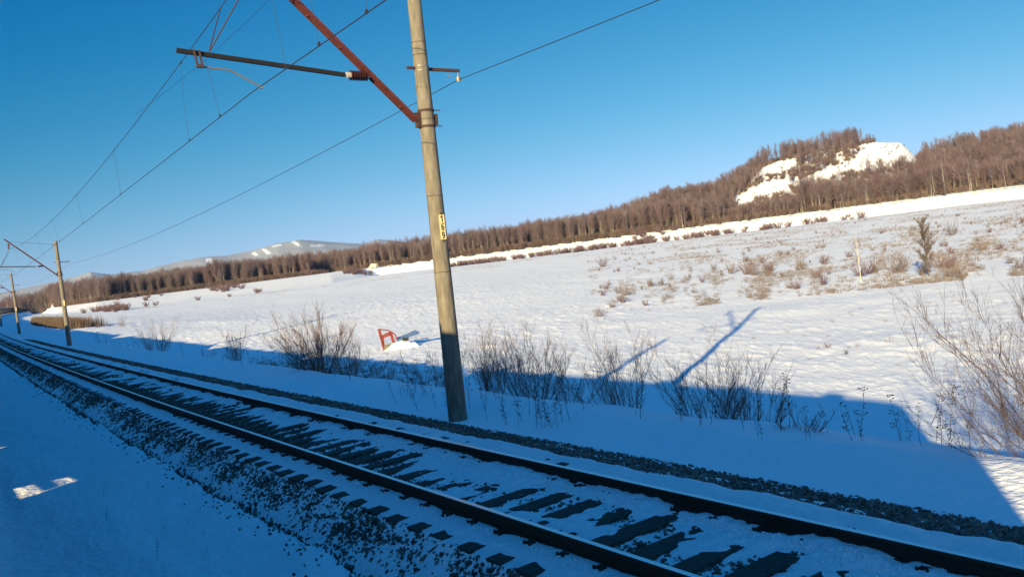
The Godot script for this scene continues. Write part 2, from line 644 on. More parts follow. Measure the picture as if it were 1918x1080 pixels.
# clear winter air: deep overhead, pale at the horizon, brighter away from the sun; unseen sun side raised to light the shade
func sky_picture() -> ImageTexture:
	var w := 512
	var h := 256
	var im := Image.create(w, h, false, Image.FORMAT_RGBF)
	var sun_az := deg_to_rad(57.9 + 180.0)
	var sun := Vector3(sin(sun_az) * cos(deg_to_rad(14.0)), sin(deg_to_rad(14.0)), -cos(sun_az) * cos(deg_to_rad(14.0)))
	for r in h:
		var el := (0.5 - (r + 0.5) / h) * PI
		for k in w:
			var az := (k + 0.5) / w * TAU          # the picture's left edge faces -z
			var d := Vector3(sin(az) * cos(el), sin(el), -cos(az) * cos(el))
			var cg := d.dot(sun)
			var t := 1.0 - maxf(0.0, d.y)
			var c := Vector3(0.52 * pow(t, 14.0), 0.105 + 0.46 * pow(t, 5.4), 0.355 + 0.33 * pow(t, 3.7))
			if cg < 0.0:
				c += Vector3(0.06 + 0.22 * pow(t, 6.0), 0.31, 0.46) * maxf(0.0, cg * cg - 0.25) / 0.6 * t * t * t
			else:
				c *= 1.0 + 0.9 * pow(cg, 1.5)
				c += Vector3(0.012, 0.06, 0.05) * cg  # extra green on the unseen sun side, added to lift the shaded snow
				c += Vector3(0.30, 0.28, 0.25) * pow(cg, 10.0)
			c /= 2.3
			im.set_pixel(k, r, Color(c.x, c.y, c.z))
	return ImageTexture.create_from_image(im)

func build_ground() -> void:
	# fine polar sheet where the camera can look, a coarse one all round
	for pass_k in 2:
		var az := []
		var rr := []
		if pass_k == 0:
			var a := -3.0
			while a < 78.01:
				az.append(a)
				a += 0.105
			var r := 1.2
			while r < 1600.0:
				rr.append(r)
				r *= 1.0075 if (r > 16.0 and r < 110.0) else 1.0125
		else:
			for k in 71:
				az.append(78.0 + (357.0 - 78.0) * k / 70.0)
			var r := 1.2
			while r < 6000.0:
				rr.append(r)
				r *= 1.09
		var p := PackedVector3Array()
		p.resize(az.size() * rr.size())
		var m := 0
		for a in az:
			var sx := sin(deg_to_rad(a))
			var cz := -cos(deg_to_rad(a))
			for r in rr:
				p[m] = Vector3(sx * r, ground(sx * r, cz * r), cz * r)
				m += 1
		var g := Geo.new()
		g.grid(az.size(), rr.size(), p, false)
		struct("snow_field" if pass_k == 0 else "snow_field_surround", g.mesh(), M.snow)
	# snow over the track, fine enough for sleepers to break through
	var ss := []
	var s := -6.0
	while s < 300.0:
		ss.append(s)
		s += 0.12 if s < 2.5 else (0.032 if s < 14 else (0.06 if s < 30 else (0.16 if s < 70 else 0.8)))
	var ls := []
	var l := TC - 2.25
	while l < TC + 3.1:
		ls.append(l)
		l += 0.034
	var q := PackedVector3Array()
	q.resize(ss.size() * ls.size())
	var k2 := 0
	for sv in ss:
		for lv in ls:
			q[k2] = tp(lv, track_snow_y(lv, sv), sv)
			k2 += 1
	var g2 := Geo.new()
	g2.grid(ss.size(), ls.size(), q, true)
	struct("track_snow", g2.mesh(), M.track_snow)

func build_track() -> void:
	# stone bed
	var bed := Node3D.new()
	bed.name = "ballast_bed"
	bed.set_meta("kind", "structure")
	add_child(bed)
	var ss := []
	var s := -6.0
	while s < 300.0:
		ss.append(s)
		s += 1.0 if s < 60 else 4.0
	var al := [-2.2, -1.9, -1.36, -0.8, 0.0, 0.8, 1.70, 2.2, 2.6, 3.0]
	var q := PackedVector3Array()
	for sv in ss:
		for a in al:
			q.append(tp(TC + a, ballast_y(a) - 0.025, sv))
	var g := Geo.new()
	g.grid(ss.size(), al.size(), q, true)
	part("bed", g.mesh(), M.ballast, bed)
	var st := [stone_mesh(1), stone_mesh(2), stone_mesh(3), stone_mesh(4)]
	var cand := []
	for band in [[-2.08, -1.32, 640.0, 5.0, 18.0], [-2.08, -1.32, 330.0, 18.0, 95.0], [1.58, 2.82, 560.0, 2.0, 18.0], [1.58, 2.82, 330.0, 18.0, 110.0], [-0.74, 0.74, 420.0, 2.5, 14.0], [-0.74, 0.5, 360.0, 14.0, 36.0]]:
		var count := int((band[1] - band[0]) * (band[4] - band[3]) * band[2])
		for k in count:
			var a := rng.randf_range(band[0], band[1])
			var sv := rng.randf_range(band[3], band[4])
			var size := rng.randf_range(0.028, 0.062) * (1.55 if rng.randf() < 0.14 else 1.0)
			if sv > 18.0:
				size *= 1.25
			var by := ballast_y(a) + rng.randf_range(-0.004, 0.026)
			if track_snow_y(TC + a, sv) > by + size * 0.42:
				continue
			cand.append([a, sv, size, by])
	for k in 520:
		var sv := 6.0 + 45.0 * pow(rng.randf(), 1.5)
		var lv := 3.62 - absf(rng.randfn(0, 0.22))
		var size := rng.randf_range(0.03, 0.06)
		cand.append([lv - TC, sv, size, ground(lv + dl(sv), -sv) - gr(sv) + size * 0.1])
	var big := []
	for e in cand:
		var pos := tp(TC + e[0], e[3], e[1])
		big.append([e[2] / pos.distance_to(Vector3(0, 2.8, 0)) * (1.0 if pos.x > -pos.z * 0.1 else 0.0), e])
	big.sort_custom(func(x, y): return x[0] > y[0])
	var xf := []
	var cols := PackedColorArray()
	var made := 0
	for b in big:
		var e: Array = b[1]
		var bs := Basis.from_euler(Vector3(rng.randf() * TAU, rng.randf() * TAU, rng.randf() * TAU)) * Basis.from_scale(Vector3(rng.randf_range(0.8, 1.35), rng.randf_range(0.7, 1.0), rng.randf_range(0.8, 1.2)) * e[2])
		var t := Transform3D(bs, tp(TC + e[0], e[3], e[1]))
		if made < 280:
			var o := part("stone", st[made % 4], [M.stone_a, M.stone_b, M.stone_c][made % 3], bed)
			o.transform = t
			made += 1
		else:
			xf.append(t)
			var f := rng.randf_range(0.45, 1.9)
			cols.append(Color(0.105 * f, 0.092 * f, 0.078 * f))
	instances("gravel", st[0], M.stone, xf, cols, bed)
	print("stones ", xf.size())
	# crumbs of snow thrown up along the rails
	xf = []
	for k in 5200:
		var sv := 2.5 + 40.0 * pow(rng.randf(), 1.6)
		var a := 0.62 - absf(rng.randfn(0, 0.10))
		if rng.randf() < 0.3:
			a = -0.9 - absf(rng.randfn(0, 0.10))
		if rng.randf() < 0.12 and sv > 8.0 and sv < 16.0:
			a = rng.randf_range(-0.2, 0.7)
		var patch := n_low.get_noise_1d(sv * 9.0 + a * 4.0)
		if patch < -0.1:
			continue
		var size := rng.randf_range(0.01, 0.045)
		var y := track_snow_y(TC + a, sv) + size * 0.15
		xf.append(Transform3D(Basis.from_euler(Vector3(rng.randf() * 6, rng.randf() * 6, 0)) * Basis.from_scale(Vector3.ONE * size), tp(TC + a, y, sv)))
	var crumbs := instances("snow_crumbs", st[1], M.track_snow, xf, PackedColorArray(), self)
	tag(crumbs, "loose crumbs of snow thrown up along the rails", "snow")
	# track
	var t := thing("railway_track", tp(TC, -0.19, 0.0), "snow-covered railway track with dark sleepers and two worn rails", "railway track")
	var off := t.position
	for side in [-1, 1]:
		rail_pair(t, TC + 0.78 * side, off, 290.0)
	var sl := []
	for k in 3:
		var sg := Geo.new()
		sg.box(Vector3.ZERO, Vector3(2.74, 0.17, 0.245 + 0.01 * k))
		sl.append(sg.mesh())
	var fg := Geo.new()
	fg.box(Vector3.ZERO, Vector3(0.36, 0.02, 0.16))
	for fx in [-1, 1]:
		fg.box(Vector3(0.105 * fx, 0.026, 0), Vector3(0.07, 0.034, 0.09))
		for fz in [-1, 1]:
			fg.tube(Vector3(0.15 * fx, 0.008, 0.045 * fz), Vector3(0.15 * fx, 0.055, 0.045 * fz), 0.014, 0.014, 6, true)
	var fm := fg.mesh()
	for k in 262:
		var sv := -6.0 + k * 0.545
		var o := part("sleeper", sl[k % 3], M.sleeper, t)
		o.position = tp(TC + rng.randfn(0, 0.012), -0.180 - 0.085 + rng.randfn(0, 0.004), sv) - off
		o.rotation.y = rng.randfn(0, 0.012)
		if sv < 22.0 and sv > 2.0:
			for side in [-1, 1]:
				var fo := part("fastening", fm, M.rail, t)
				fo.position = tp(TC + 0.78 * side, -0.176, sv) - off
	# the track under the train: rails only, its sleepers lie under snow
	var t2 := thing("railway_track", tp(OC, -0.19, 0.0), "railway track under the carriages, buried in snow", "railway track")
	for side in [-1, 1]:
		rail_pair(t2, OC + 0.78 * side, t2.position, 290.0)

func rail_pair(t: Node3D, l: float, off: Vector3, far: float) -> void:
	var prof := [[-0.075, -0.18], [-0.075, -0.168], [-0.012, -0.150], [-0.009, -0.045], [-0.037, -0.036], [-0.037, -0.006], [-0.030, -0.001], [0.030, -0.001], [0.037, -0.006], [0.037, -0.036], [0.009, -0.045], [0.012, -0.150], [0.075, -0.168], [0.075, -0.18]]
	var g := Geo.new()
	var h := Geo.new()
	var s := -30.0
	while s < far:
		var e := s + (2.0 if s < 120 else 5.0)
		for k in prof.size() - 1:
			var a: Array = prof[k]
			var b: Array = prof[k + 1]
			var q := [tp(l + a[0], a[1], s) - off, tp(l + b[0], b[1], s) - off, tp(l + b[0], b[1], e) - off, tp(l + a[0], a[1], e) - off]
			g.quad(q[0], q[1], q[2], q[3])
		h.quad(tp(l - 0.029, 0.002, s) - off, tp(l + 0.029, 0.002, s) - off, tp(l + 0.029, 0.002, e) - off, tp(l - 0.029, 0.002, e) - off)
		s = e
	var r := part("rail", g.mesh(), M.rail, t)
	part("running_surface", h.mesh(), M.steel, r)

# ---------------------------------------------------------------- train
func car_profile() -> Array:
	return [[-1.44, 1.02], [-1.52, 1.35], [-1.52, 3.05], [-1.42, 3.45], [-1.2, 3.80], [-0.85, 4.06], [-0.45, 4.22], [0.0, 4.27], [0.45, 4.22], [0.85, 4.06], [1.2, 3.80], [1.42, 3.45], [1.52, 3.05], [1.52, 1.35], [1.44, 1.02]]

func build_train() -> void:
	var car := make_car(false)
	var tail := make_car(true)
	tail.set_meta("label", "last carriage of the passenger train, with a raked tail end")
	var end := -0.95
	for k in 40:
		var s := end + 12.05 + k * 24.55
		var o: Node3D = tail if k == 0 else (car if k == 1 else copy(car, Vector3.ZERO))
		var a := tp(OC, 0, s - 8.5)
		var b := tp(OC, 0, s + 8.5)
		var z := (a - b).normalized()
		var x := Vector3.UP.cross(z).normalized()
		o.transform = Transform3D(Basis(x, z.cross(x), z), (a + b) / 2)

func end_z(x: float, y: float, tail: bool) -> float:    # how far the end wall stands out, at that height and off the middle
	if not tail:
		return 0.0
	return tab([[1.0, 1.7], [2.6, 1.55], [3.3, 0.75], [4.0, 0.5], [4.2, -0.4], [4.3, -0.9]], y) - 1.0 * pow(x / 1.52, 2.0)

func make_car(tail: bool) -> Node3D:
	var pr := car_profile()
	var half := 11.9
	var car := thing("passenger_car", Vector3.ZERO, "grey passenger carriage with arched roof in the train on the near track", "train car", "carriages of the passenger train")
	var zz := [half, half - 0.35, half - 0.9, half - 1.6, -half + 1.6, -half + 0.9, -half + 0.35, -half]
	var drop := [0.0, 0.0, 0.0, 0.0, 0.0, 0.08, 0.26, 0.55] if tail else [0.55, 0.26, 0.08, 0.0, 0.0, 0.08, 0.26, 0.55]
	var body := Geo.new()
	var roof := Geo.new()
	for k in pr.size() - 1:
		var a: Array = pr[k]
		var b: Array = pr[k + 1]
		var g: Geo = roof if (k >= 3 and k <= 10) else body
		for j in zz.size() - 1:
			var da: float = drop[j] * smoothstep(3.2, 4.27, a[1])
			var db: float = drop[j] * smoothstep(3.2, 4.27, b[1])
			var da2: float = drop[j + 1] * smoothstep(3.2, 4.27, a[1])
			var db2: float = drop[j + 1] * smoothstep(3.2, 4.27, b[1])
			var ra := end_z(a[0], a[1], tail)
			var rb := end_z(b[0], b[1], tail)
			var z0: float = zz[j]
			var z1: float = zz[j + 1]
			var k0 := clampf((z0 - half + 2.2) / 2.2, 0.0, 1.0)
			var k1 := clampf((z1 - half + 2.2) / 2.2, 0.0, 1.0)
			g.quad(Vector3(a[0], a[1] - da, z0 + ra * k0), Vector3(a[0], a[1] - da2, z1 + ra * k1), Vector3(b[0], b[1] - db2, z1 + rb * k1), Vector3(b[0], b[1] - db, z0 + rb * k0))
	body.quad(Vector3(-1.44, 1.02, half), Vector3(1.44, 1.02, half), Vector3(1.44, 1.02, -half), Vector3(-1.44, 1.02, -half))
	for e in [-1, 1]:
		for k in 7:
			var a: Array = pr[k]
			var b: Array = pr[k + 1]
			var lo: float = 0.0 if (tail and e > 0) else 0.55
			var ya: float = a[1] - lo * smoothstep(3.2, 4.27, a[1])
			var yb: float = b[1] - lo * smoothstep(3.2, 4.27, b[1])
			for m in 6:
				var u0 := 1.0 - m / 3.0
				var u1 := 1.0 - (m + 1) / 3.0
				var q := []
				for c in [[a, ya, u0], [b, yb, u0], [b, yb, u1], [a, ya, u1]]:
					var x: float = c[0][0] * c[2]
					q.append(Vector3(x, c[1], half * e + (end_z(x, c[0][1], tail) if e > 0 else 0.0)))
				body.quad(q[0], q[1], q[2], q[3])
	part("body", body.mesh(), M.car_body, car)
	for k in 6:
		roof.box(Vector3(0, 4.33, -10.0 + k * 4.0), Vector3(0.5, 0.22, 0.6))
	part("roof", roof.mesh(), M.car_roof, car)
	var wg := Geo.new()
	wg.box(Vector3.ZERO, Vector3(0.03, 0.95, 1.2))
	var wm := wg.mesh()
	for k in 9:
		for e in [-1, 1]:
			var w := part("window", wm, M.glass, car)
			w.position = Vector3(1.515 * e, 2.35, -8.6 + k * 2.15)
	var gw := Geo.new()
	for e in ([-1] if tail else [-1, 1]):
		gw.box(Vector3(0, 2.3, (half + 0.17) * e), Vector3(1.3, 2.3, 0.33))
	part("gangway", gw.mesh(), M.under, car)
	var ug := Geo.new()  # unseen boxes sized to block sun under the car, leaving one lit gap
	ug.box(Vector3(0, 0.68, 0.10), Vector3(2.7, 0.66, 8.7))
	ug.box(Vector3(0, 0.66, -6.4), Vector3(2.7, 0.7, 0.6))
	ug.box(Vector3(0, 0.92, 0), Vector3(1.2, 0.2, 23.0))
	ug.box(Vector3(-1.1, 0.53, -5.45), Vector3(0.08, 0.09, 2.2))  # pipes added across the gap to slice the streak of sun
	ug.box(Vector3(0.9, 0.30, -5.45), Vector3(0.06, 0.07, 2.2))
	ug.box(Vector3(-1.25, 0.78, -5.45), Vector3(0.06, 0.10, 2.2))
	for e in [-1, 1]:
		ug.box(Vector3(0, 0.66, 11.1 * e), Vector3(2.6, 0.7, 1.5))
	ug.box(Vector3(0, 0.70, 5.5), Vector3(2.6, 0.62, 2.3))
	part("underframe_blockers", ug.mesh(), M.under, car)
	for e in [-1, 1]:
		var bg := Geo.new()  # side frames built as tall solid plates to shut sunlight out
		for x in [-1, 1]:
			bg.box(Vector3(1.02 * x, 0.62, 0), Vector3(0.16, 0.78, 3.75))
		bg.box(Vector3(0, 0.62, 0), Vector3(2.0, 0.55, 1.1))
		var bogie := part("bogie", bg.mesh(), M.under, car)
		bogie.position = Vector3(0, 0, 8.5 * e)
		var whg := Geo.new()
		for x in [-1, 1]:
			whg.tube(Vector3(0.74 * x, 0.475, 0), Vector3(0.87 * x, 0.475, 0), 0.475, 0.475, 20, true)
		whg.tube(Vector3(-0.74, 0.475, 0), Vector3(0.74, 0.475, 0), 0.08, 0.08, 8)
		var whm := whg.mesh()
		for z in [-1.2, 1.2]:
			var w := part("wheelset", whm, M.under, bogie)
			w.position = Vector3(0, 0, z)
	return car

# ---------------------------------------------------------------- overhead line
func disc_string(g: Geo, a: Vector3, b: Vector3, n: int, r: float) -> void:
	var d := (b - a) / n
	for k in n:
		var p := a + d * k
		g.path(PackedVector3Array([p + d * 0.05, p + d * 0.25, p + d * 0.5, p + d * 0.62, p + d * 0.95]), PackedFloat32Array([r * 0.35, r * 0.45, r, r * 0.9, r * 0.35]), 12)

func make_mast(label: String, grp: String) -> Node3D:
	# local: base at the ground, x outwards from the track, y up
	var t := thing("catenary_mast", Vector3.ZERO, label, "mast", grp)
	var g := Geo.new()
	g.path(PackedVector3Array([Vector3(0, -0.6, 0), Vector3(0, 4.5, 0), Vector3(0, 9.0, 0)]), PackedFloat32Array([0.198, 0.166, 0.136]), 28, true)
	part("pole", g.mesh(), M.concrete, t)
	for y in [3.05, 4.6, 6.15, 7.45, 7.7]:
		var bg := Geo.new()
		var r: float = lerpf(0.196, 0.138, y / 9.0)
		bg.tube(Vector3(0, y - 0.008, 0), Vector3(0, y + 0.008, 0), r, r, 28)
		part("seam", bg.mesh(), M.band, t)
	# bracket of two channels
	var b0 := Vector3(-0.24, 6.14, 0)
	var b1 := Vector3(-3.75, 9.48, 0)
	g = Geo.new()
	for z in [-1, 1]:
		g.bar(b0 + Vector3(0, 0, 0.045 * z), b1 + Vector3(0, 0, 0.045 * z), 0.026, 0.085)
		g.bar(b0 + Vector3(-0.03, -0.035, 0.058 * z), b1 + Vector3(-0.03, -0.035, 0.058 * z), 0.05, 0.014)
	for k in 6:
		var p := b0.lerp(b1, (k + 0.5) / 6.0)
		g.box(p, Vector3(0.09, 0.09, 0.066))
	part("bracket", g.mesh(), M.red_steel, t)
	g = Geo.new()
	for y in [5.98, 6.30]:
		g.tube(Vector3(0, y, 0), Vector3(0, y + 0.05, 0), 0.168, 0.168, 24)
		g.tube(Vector3(0.10, y + 0.02, 0.12), Vector3(0.27, y + 0.02, 0.12), 0.011, 0.011, 6, true)
	g.box(Vector3(-0.20, 6.14, 0), Vector3(0.10, 0.30, 0.10))
	g.box(Vector3(0.17, 6.14, 0.02), Vector3(0.05, 0.22, 0.2))
	part("bracket_clamp", g.mesh(), M.rust, t)
	g = Geo.new()
	g.tube(Vector3(-0.14, 8.72, 0), b0.lerp(b1, 0.93), 0.011, 0.011, 6)
	g.box(Vector3(-0.17, 8.72, 0), Vector3(0.16, 0.07, 0.09))
	g.tube(Vector3(0, 8.69, 0), Vector3(0, 8.75, 0), 0.145, 0.145, 20)
	part("tie_rod", g.mesh(), M.rust, t)
	# horizontal strut, insulator and steady arm
	g = Geo.new()
	g.bar(Vector3(-4.76, 7.27, 0), Vector3(-1.70, 6.985, 0), 0.06, 0.075)
	part("strut", g.mesh(), M.dark_steel, t)
	g = Geo.new()
	disc_string(g, Vector3(-1.60, 6.98, 0), Vector3(-1.22, 6.98, 0), 7, 0.10)
	g.tube(Vector3(-1.60, 6.98, 0), Vector3(-1.22, 6.98, 0), 0.05, 0.05, 10)
	var ins := part("insulator", g.mesh(), M.porcelain, t)
	g = Geo.new()
	g.tube(Vector3(-1.66, 6.98, 0), Vector3(-1.57, 6.98, 0), 0.06, 0.065, 12, true)
	g.tube(Vector3(-1.24, 6.98, 0), Vector3(-1.17, 6.99, 0), 0.055, 0.05, 12, true)
	g.tube(Vector3(-1.72, 6.99, 0), Vector3(-1.64, 6.98, 0), 0.015, 0.015, 6)
	g.bar(Vector3(-1.18, 6.99, 0), Vector3(-1.08, 7.0, 0), 0.03, 0.04)
	g.bar(Vector3(-1.09, 6.98, 0), Vector3(-0.99, 6.80 + 0.08, 0), 0.04, 0.06)
	part("insulator_cap", g.mesh(), M.porcelain_cap, ins)
	g = Geo.new()
	g.bar(Vector3(-4.49, 7.29, 0.06), Vector3(-4.45, 7.0, 0.06), 0.02, 0.035)
	g.bar(Vector3(-4.40, 7.28, 0.06), Vector3(-4.37, 7.0, 0.06), 0.02, 0.035)
	g.box(Vector3(-4.41, 7.0, 0.06), Vector3(0.12, 0.05, 0.06))
	part("drop_bracket", g.mesh(), M.rust, t)
	g = Geo.new()
	g.path(PackedVector3Array([Vector3(-4.40, 7.0, 0.04), Vector3(-3.90, 6.97, 0.02), Vector3(-3.36, 6.70, 0)]), PackedFloat32Array([0.018, 0.018, 0.015]), 8, true)
	g.box(Vector3(-3.36, 6.69, 0), Vector3(0.05, 0.05, 0.05))
	part("steady_arm", g.mesh(), M.galv, t)
	g = Geo.new()
	g.tube(Vector3(-4.22, 7.26, 0), Vector3(-3.50, 8.52, -1.3), 0.011, 0.011, 6)
	g.tube(Vector3(-4.22, 7.26, 0), Vector3(-3.47, 8.54, 0.55), 0.011, 0.011, 6)
	part("hanger_rod", g.mesh(), M.rust, t)
	g = Geo.new()
	var hang := b0.lerp(b1, 0.935)
	g.tube(hang, hang + Vector3(0.02, -0.2, 0), 0.014, 0.014, 6)
	part("hanger", g.mesh(), M.rust, t)
	g = Geo.new()
	disc_string(g, hang + Vector3(0.02, -0.2, 0), Vector3(-3.52, 8.62, 0), 3, 0.12)
	part("suspension_insulator", g.mesh(), M.porcelain, t)
	# rear arm with the feeder hook
	g = Geo.new()
	g.bar(Vector3(0.13, 7.18, 0), Vector3(0.90, 7.18, 0), 0.05, 0.06)
	g.bar(Vector3(-0.33, 7.19, 0), Vector3(-0.14, 7.19, 0), 0.04, 0.05)
	part("rear_arm", g.mesh(), M.rust, t)
	g = Geo.new()
	for k in 2:
		g.tube(Vector3(0, 7.12 + 0.09 * k, 0), Vector3(0, 7.14 + 0.09 * k, 0), 0.154, 0.154, 24)
	for k in 10:
		var a0 := TAU * k / 10.0
		var a1 := TAU * (k + 1) / 10.0
		var cc := Vector3(0.66, 7.08, 0)
		g.tube(cc + Vector3(cos(a0), sin(a0), 0) * 0.045, cc + Vector3(cos(a1), sin(a1), 0) * 0.045, 0.007, 0.007, 5)
	g.tube(Vector3(0.86, 7.16, 0), Vector3(0.86, 7.06, 0), 0.012, 0.012, 6)
	g.path(PackedVector3Array([Vector3(0.86, 7.07, 0), Vector3(0.86, 7.03, 0), Vector3(0.86, 6.98, 0), Vector3(0.86, 6.95, 0)]), PackedFloat32Array([0.02, 0.055, 0.055, 0.02]), 10)
	part("wire_hook", g.mesh(), M.galv, t)
	return t

func plates(t: Node3D, digits: Array, y0: float) -> void:
	var r := lerpf(0.196, 0.138, y0 / 9.0)
	var font := SystemFont.new()
	font.font_names = PackedStringArray(["Droid Sans"])
	font.font_weight = 700
	var pg := Geo.new()
	pg.box(Vector3.ZERO, Vector3(0.125, 0.162, 0.006))
	var pm := pg.mesh()
	for k in 3:
		var p := part("number_plate", pm, M.plate, t)
		p.position = Vector3(0.0, y0 - k * 0.168, r + 0.012)
		if digits.size() == 3:
			var tm := TextMesh.new()
			tm.text = digits[k]
			tm.font = font
			tm.font_size = 64
			tm.pixel_size = 0.135 / 46.0
			tm.depth = 0.004
			var d := part("digit", tm, M.ink, p)
			d.position = Vector3(0, 0, 0.006)
			d.scale = Vector3(0.72, 1, 1)
	var bg := Geo.new()
	bg.box(Vector3(0, y0 - 0.168, r + 0.004), Vector3(0.03, 0.6, 0.008))
	part("plate_strap", bg.mesh(), M.band, t)

func sag_wire(g: Geo, a: Vector3, b: Vector3, sag: float, r: float, off: Vector3, n: int = 24) -> void:
	var p := PackedVector3Array()
	var rad := PackedFloat32Array()
	for k in n + 1:
		var t := float(k) / n
		p.append(a.lerp(b, t) - Vector3(0, 4.0 * sag * t * (1 - t), 0) - off)
		rad.append(r)
	g.path(p, rad, 6)

func build_lines() -> void:
	# masts along the track: base, lean outwards
	var spots := [[Vector3(8.72, -0.50, 52.0), 0.0], [Vector3(8.72, -0.50, -15.07), 0.0285], [Vector3(10.29, -0.49, -82.0), 0.012], [Vector3(11.9, -0.08, -145.0), 0.008], [Vector3(13.9, 0.42, -206.0), 0.008]]
	var proto := make_mast("", "masts beside the snowy track")
	var masts := []
	for k in spots.size():
		var o: Node3D = proto if k == 0 else proto.duplicate()
		if k > 0:
			o.name = numbered("catenary_mast")
			add_child(o)
		masts.append(o)
		var at: Vector3 = spots[k][0]
		at.y = minf(at.y, ground(at.x, at.z) + 0.02)
		o.transform = Transform3D(Basis(Vector3.BACK, -spots[k][1]), at)
	masts[0].set_meta("label", "tall concrete catenary mast beside the track, beyond the tail of the train")
	masts[1].set_meta("label", "tall concrete catenary mast carrying the yellow number plates 1 6 9")
	masts[2].set_meta("label", "concrete catenary mast next along the line after the one numbered 169")
	masts[3].set_meta("label", "thin distant concrete mast, second along the line after mast 169")
	masts[4].set_meta("label", "farthest visible concrete mast, third along the line after mast 169")
	plates(masts[1], ["1", "6", "9"], 4.12)
	for k in [2, 3, 4]:
		plates(masts[k], [], 3.85)
	# masts of the other track, behind the train; their shadows cross the field
	var k2 := 0
	for s in [11.0, 57.0, 120.0]:
		var o: Node3D = proto.duplicate()
		o.name = numbered("catenary_mast")
		add_child(o)
		for part_name in ["bracket", "tie_rod", "strut", "insulator", "drop_bracket", "steady_arm", "hanger_rod", "hanger", "suspension_insulator", "bracket_clamp"]:
			var gone := o.get_node_or_null(part_name)
			if gone:
				o.remove_child(gone)
				gone.free()
		var x := -4.8 + dl(s)
		o.transform = Transform3D(Basis(Vector3.UP, PI), Vector3(x, minf(-0.5, ground(x, -s) + 0.02), -s))
		o.set_meta("label", ["concrete catenary mast on the sunny side of the train, nearest its tail", "second concrete mast on the sunny side of the train", "third concrete mast on the sunny side of the train"][k2])
		o.set_meta("group", "masts on the sunny side of the train")
		k2 += 1
	# support points of the wires
	var con := []
	var mes := []
	var fee := []
	var zig := [5.42, 5.355, 7.31, 8.35, 10.9]
	for k in spots.size():
		var at: Vector3 = spots[k][0]
		var lean: float = spots[k][1]
		con.append(Vector3(zig[k], at.y + 6.68, at.z))
		mes.append(Vector3(at.x - 3.52 + 8.5 * lean, at.y + 8.58 + 0.1, at.z))
		fee.append(Vector3(at.x + 0.86 + 7.0 * lean, at.y + 6.99 - 0.86 * lean, at.z))
	var cl := thing("overhead_line", con[1], "overhead contact line: contact wire and sagging messenger wire joined by droppers", "overhead line")
	var off: Vector3 = con[1]
	var g := Geo.new()
	for k in 4:
		sag_wire(g, con[k], con[k + 1], 0.05, 0.0085, off)
	part("contact_wire", g.mesh(), M.wire, cl)
	g = Geo.new()
	for k in 4:
		sag_wire(g, mes[k], mes[k + 1], 0.95, 0.0085, off)
	part("messenger_wire", g.mesh(), M.wire, cl)
	for k in 4:
		var n := 7
		for j in n:
			var t := (j + 0.5) / n
			if k > 2:
				continue
			var a: Vector3 = mes[k].lerp(mes[k + 1], t) - Vector3(0, 0.95 * 4 * t * (1 - t), 0)
			var b: Vector3 = con[k].lerp(con[k + 1], t) - Vector3(0, 0.05 * 4 * t * (1 - t), 0)
			g = Geo.new()
			g.path(PackedVector3Array([a - off, a.lerp(b, 0.55) - off + Vector3(rng.randfn(0, 0.03), 0, rng.randfn(0, 0.05)), b - off]), PackedFloat32Array([0.0035, 0.0035, 0.0035]), 4)
			g.box(a - off, Vector3(0.03, 0.05, 0.05))
			g.box(b - off + Vector3(0, 0.02, 0), Vector3(0.025, 0.05, 0.05))
			part("dropper", g.mesh(), M.wire, cl)
	# the stitch wire under the messenger at the near mast, with its droppers
	g = Geo.new()
	var st := PackedVector3Array([Vector3(5.30, 7.55, -24.0), Vector3(5.29, 7.32, -17.6), Vector3(5.28, 7.3, -15.0), Vector3(5.29, 7.34, -12.0), Vector3(5.28, 7.6, -6.5)])
	for k in st.size():
		st[k] -= off
	g.path(st, PackedFloat32Array([0.004, 0.004, 0.004, 0.004, 0.004]), 4)
	part("stitch_wire", g.mesh(), M.wire, cl)
	for s in [17.2, 13.3, 11.9]:
		g = Geo.new()
		var b := Vector3(5.355, con[1].y, -s)
		if s > 15.07:
			b = con[1].lerp(con[2], (s - 15.07) / 67.0)
		g.tube(Vector3(5.29, 7.32, -s) - off, b - off, 0.0035, 0.0035, 4)
		g.box(b - off + Vector3(0, 0.02, 0), Vector3(0.025, 0.05, 0.05))
		part("dropper", g.mesh(), M.wire, cl)
	g = Geo.new()
	for k in 4:
		sag_wire(g, fee[k], fee[k + 1], 0.55, 0.0075, fee[1])
	var fw := single("feeder_wire", g.mesh(), M.wire, fee[1], "single thin wire hung from the rear arms of the masts", "wire")
	fw.position = fee[1]

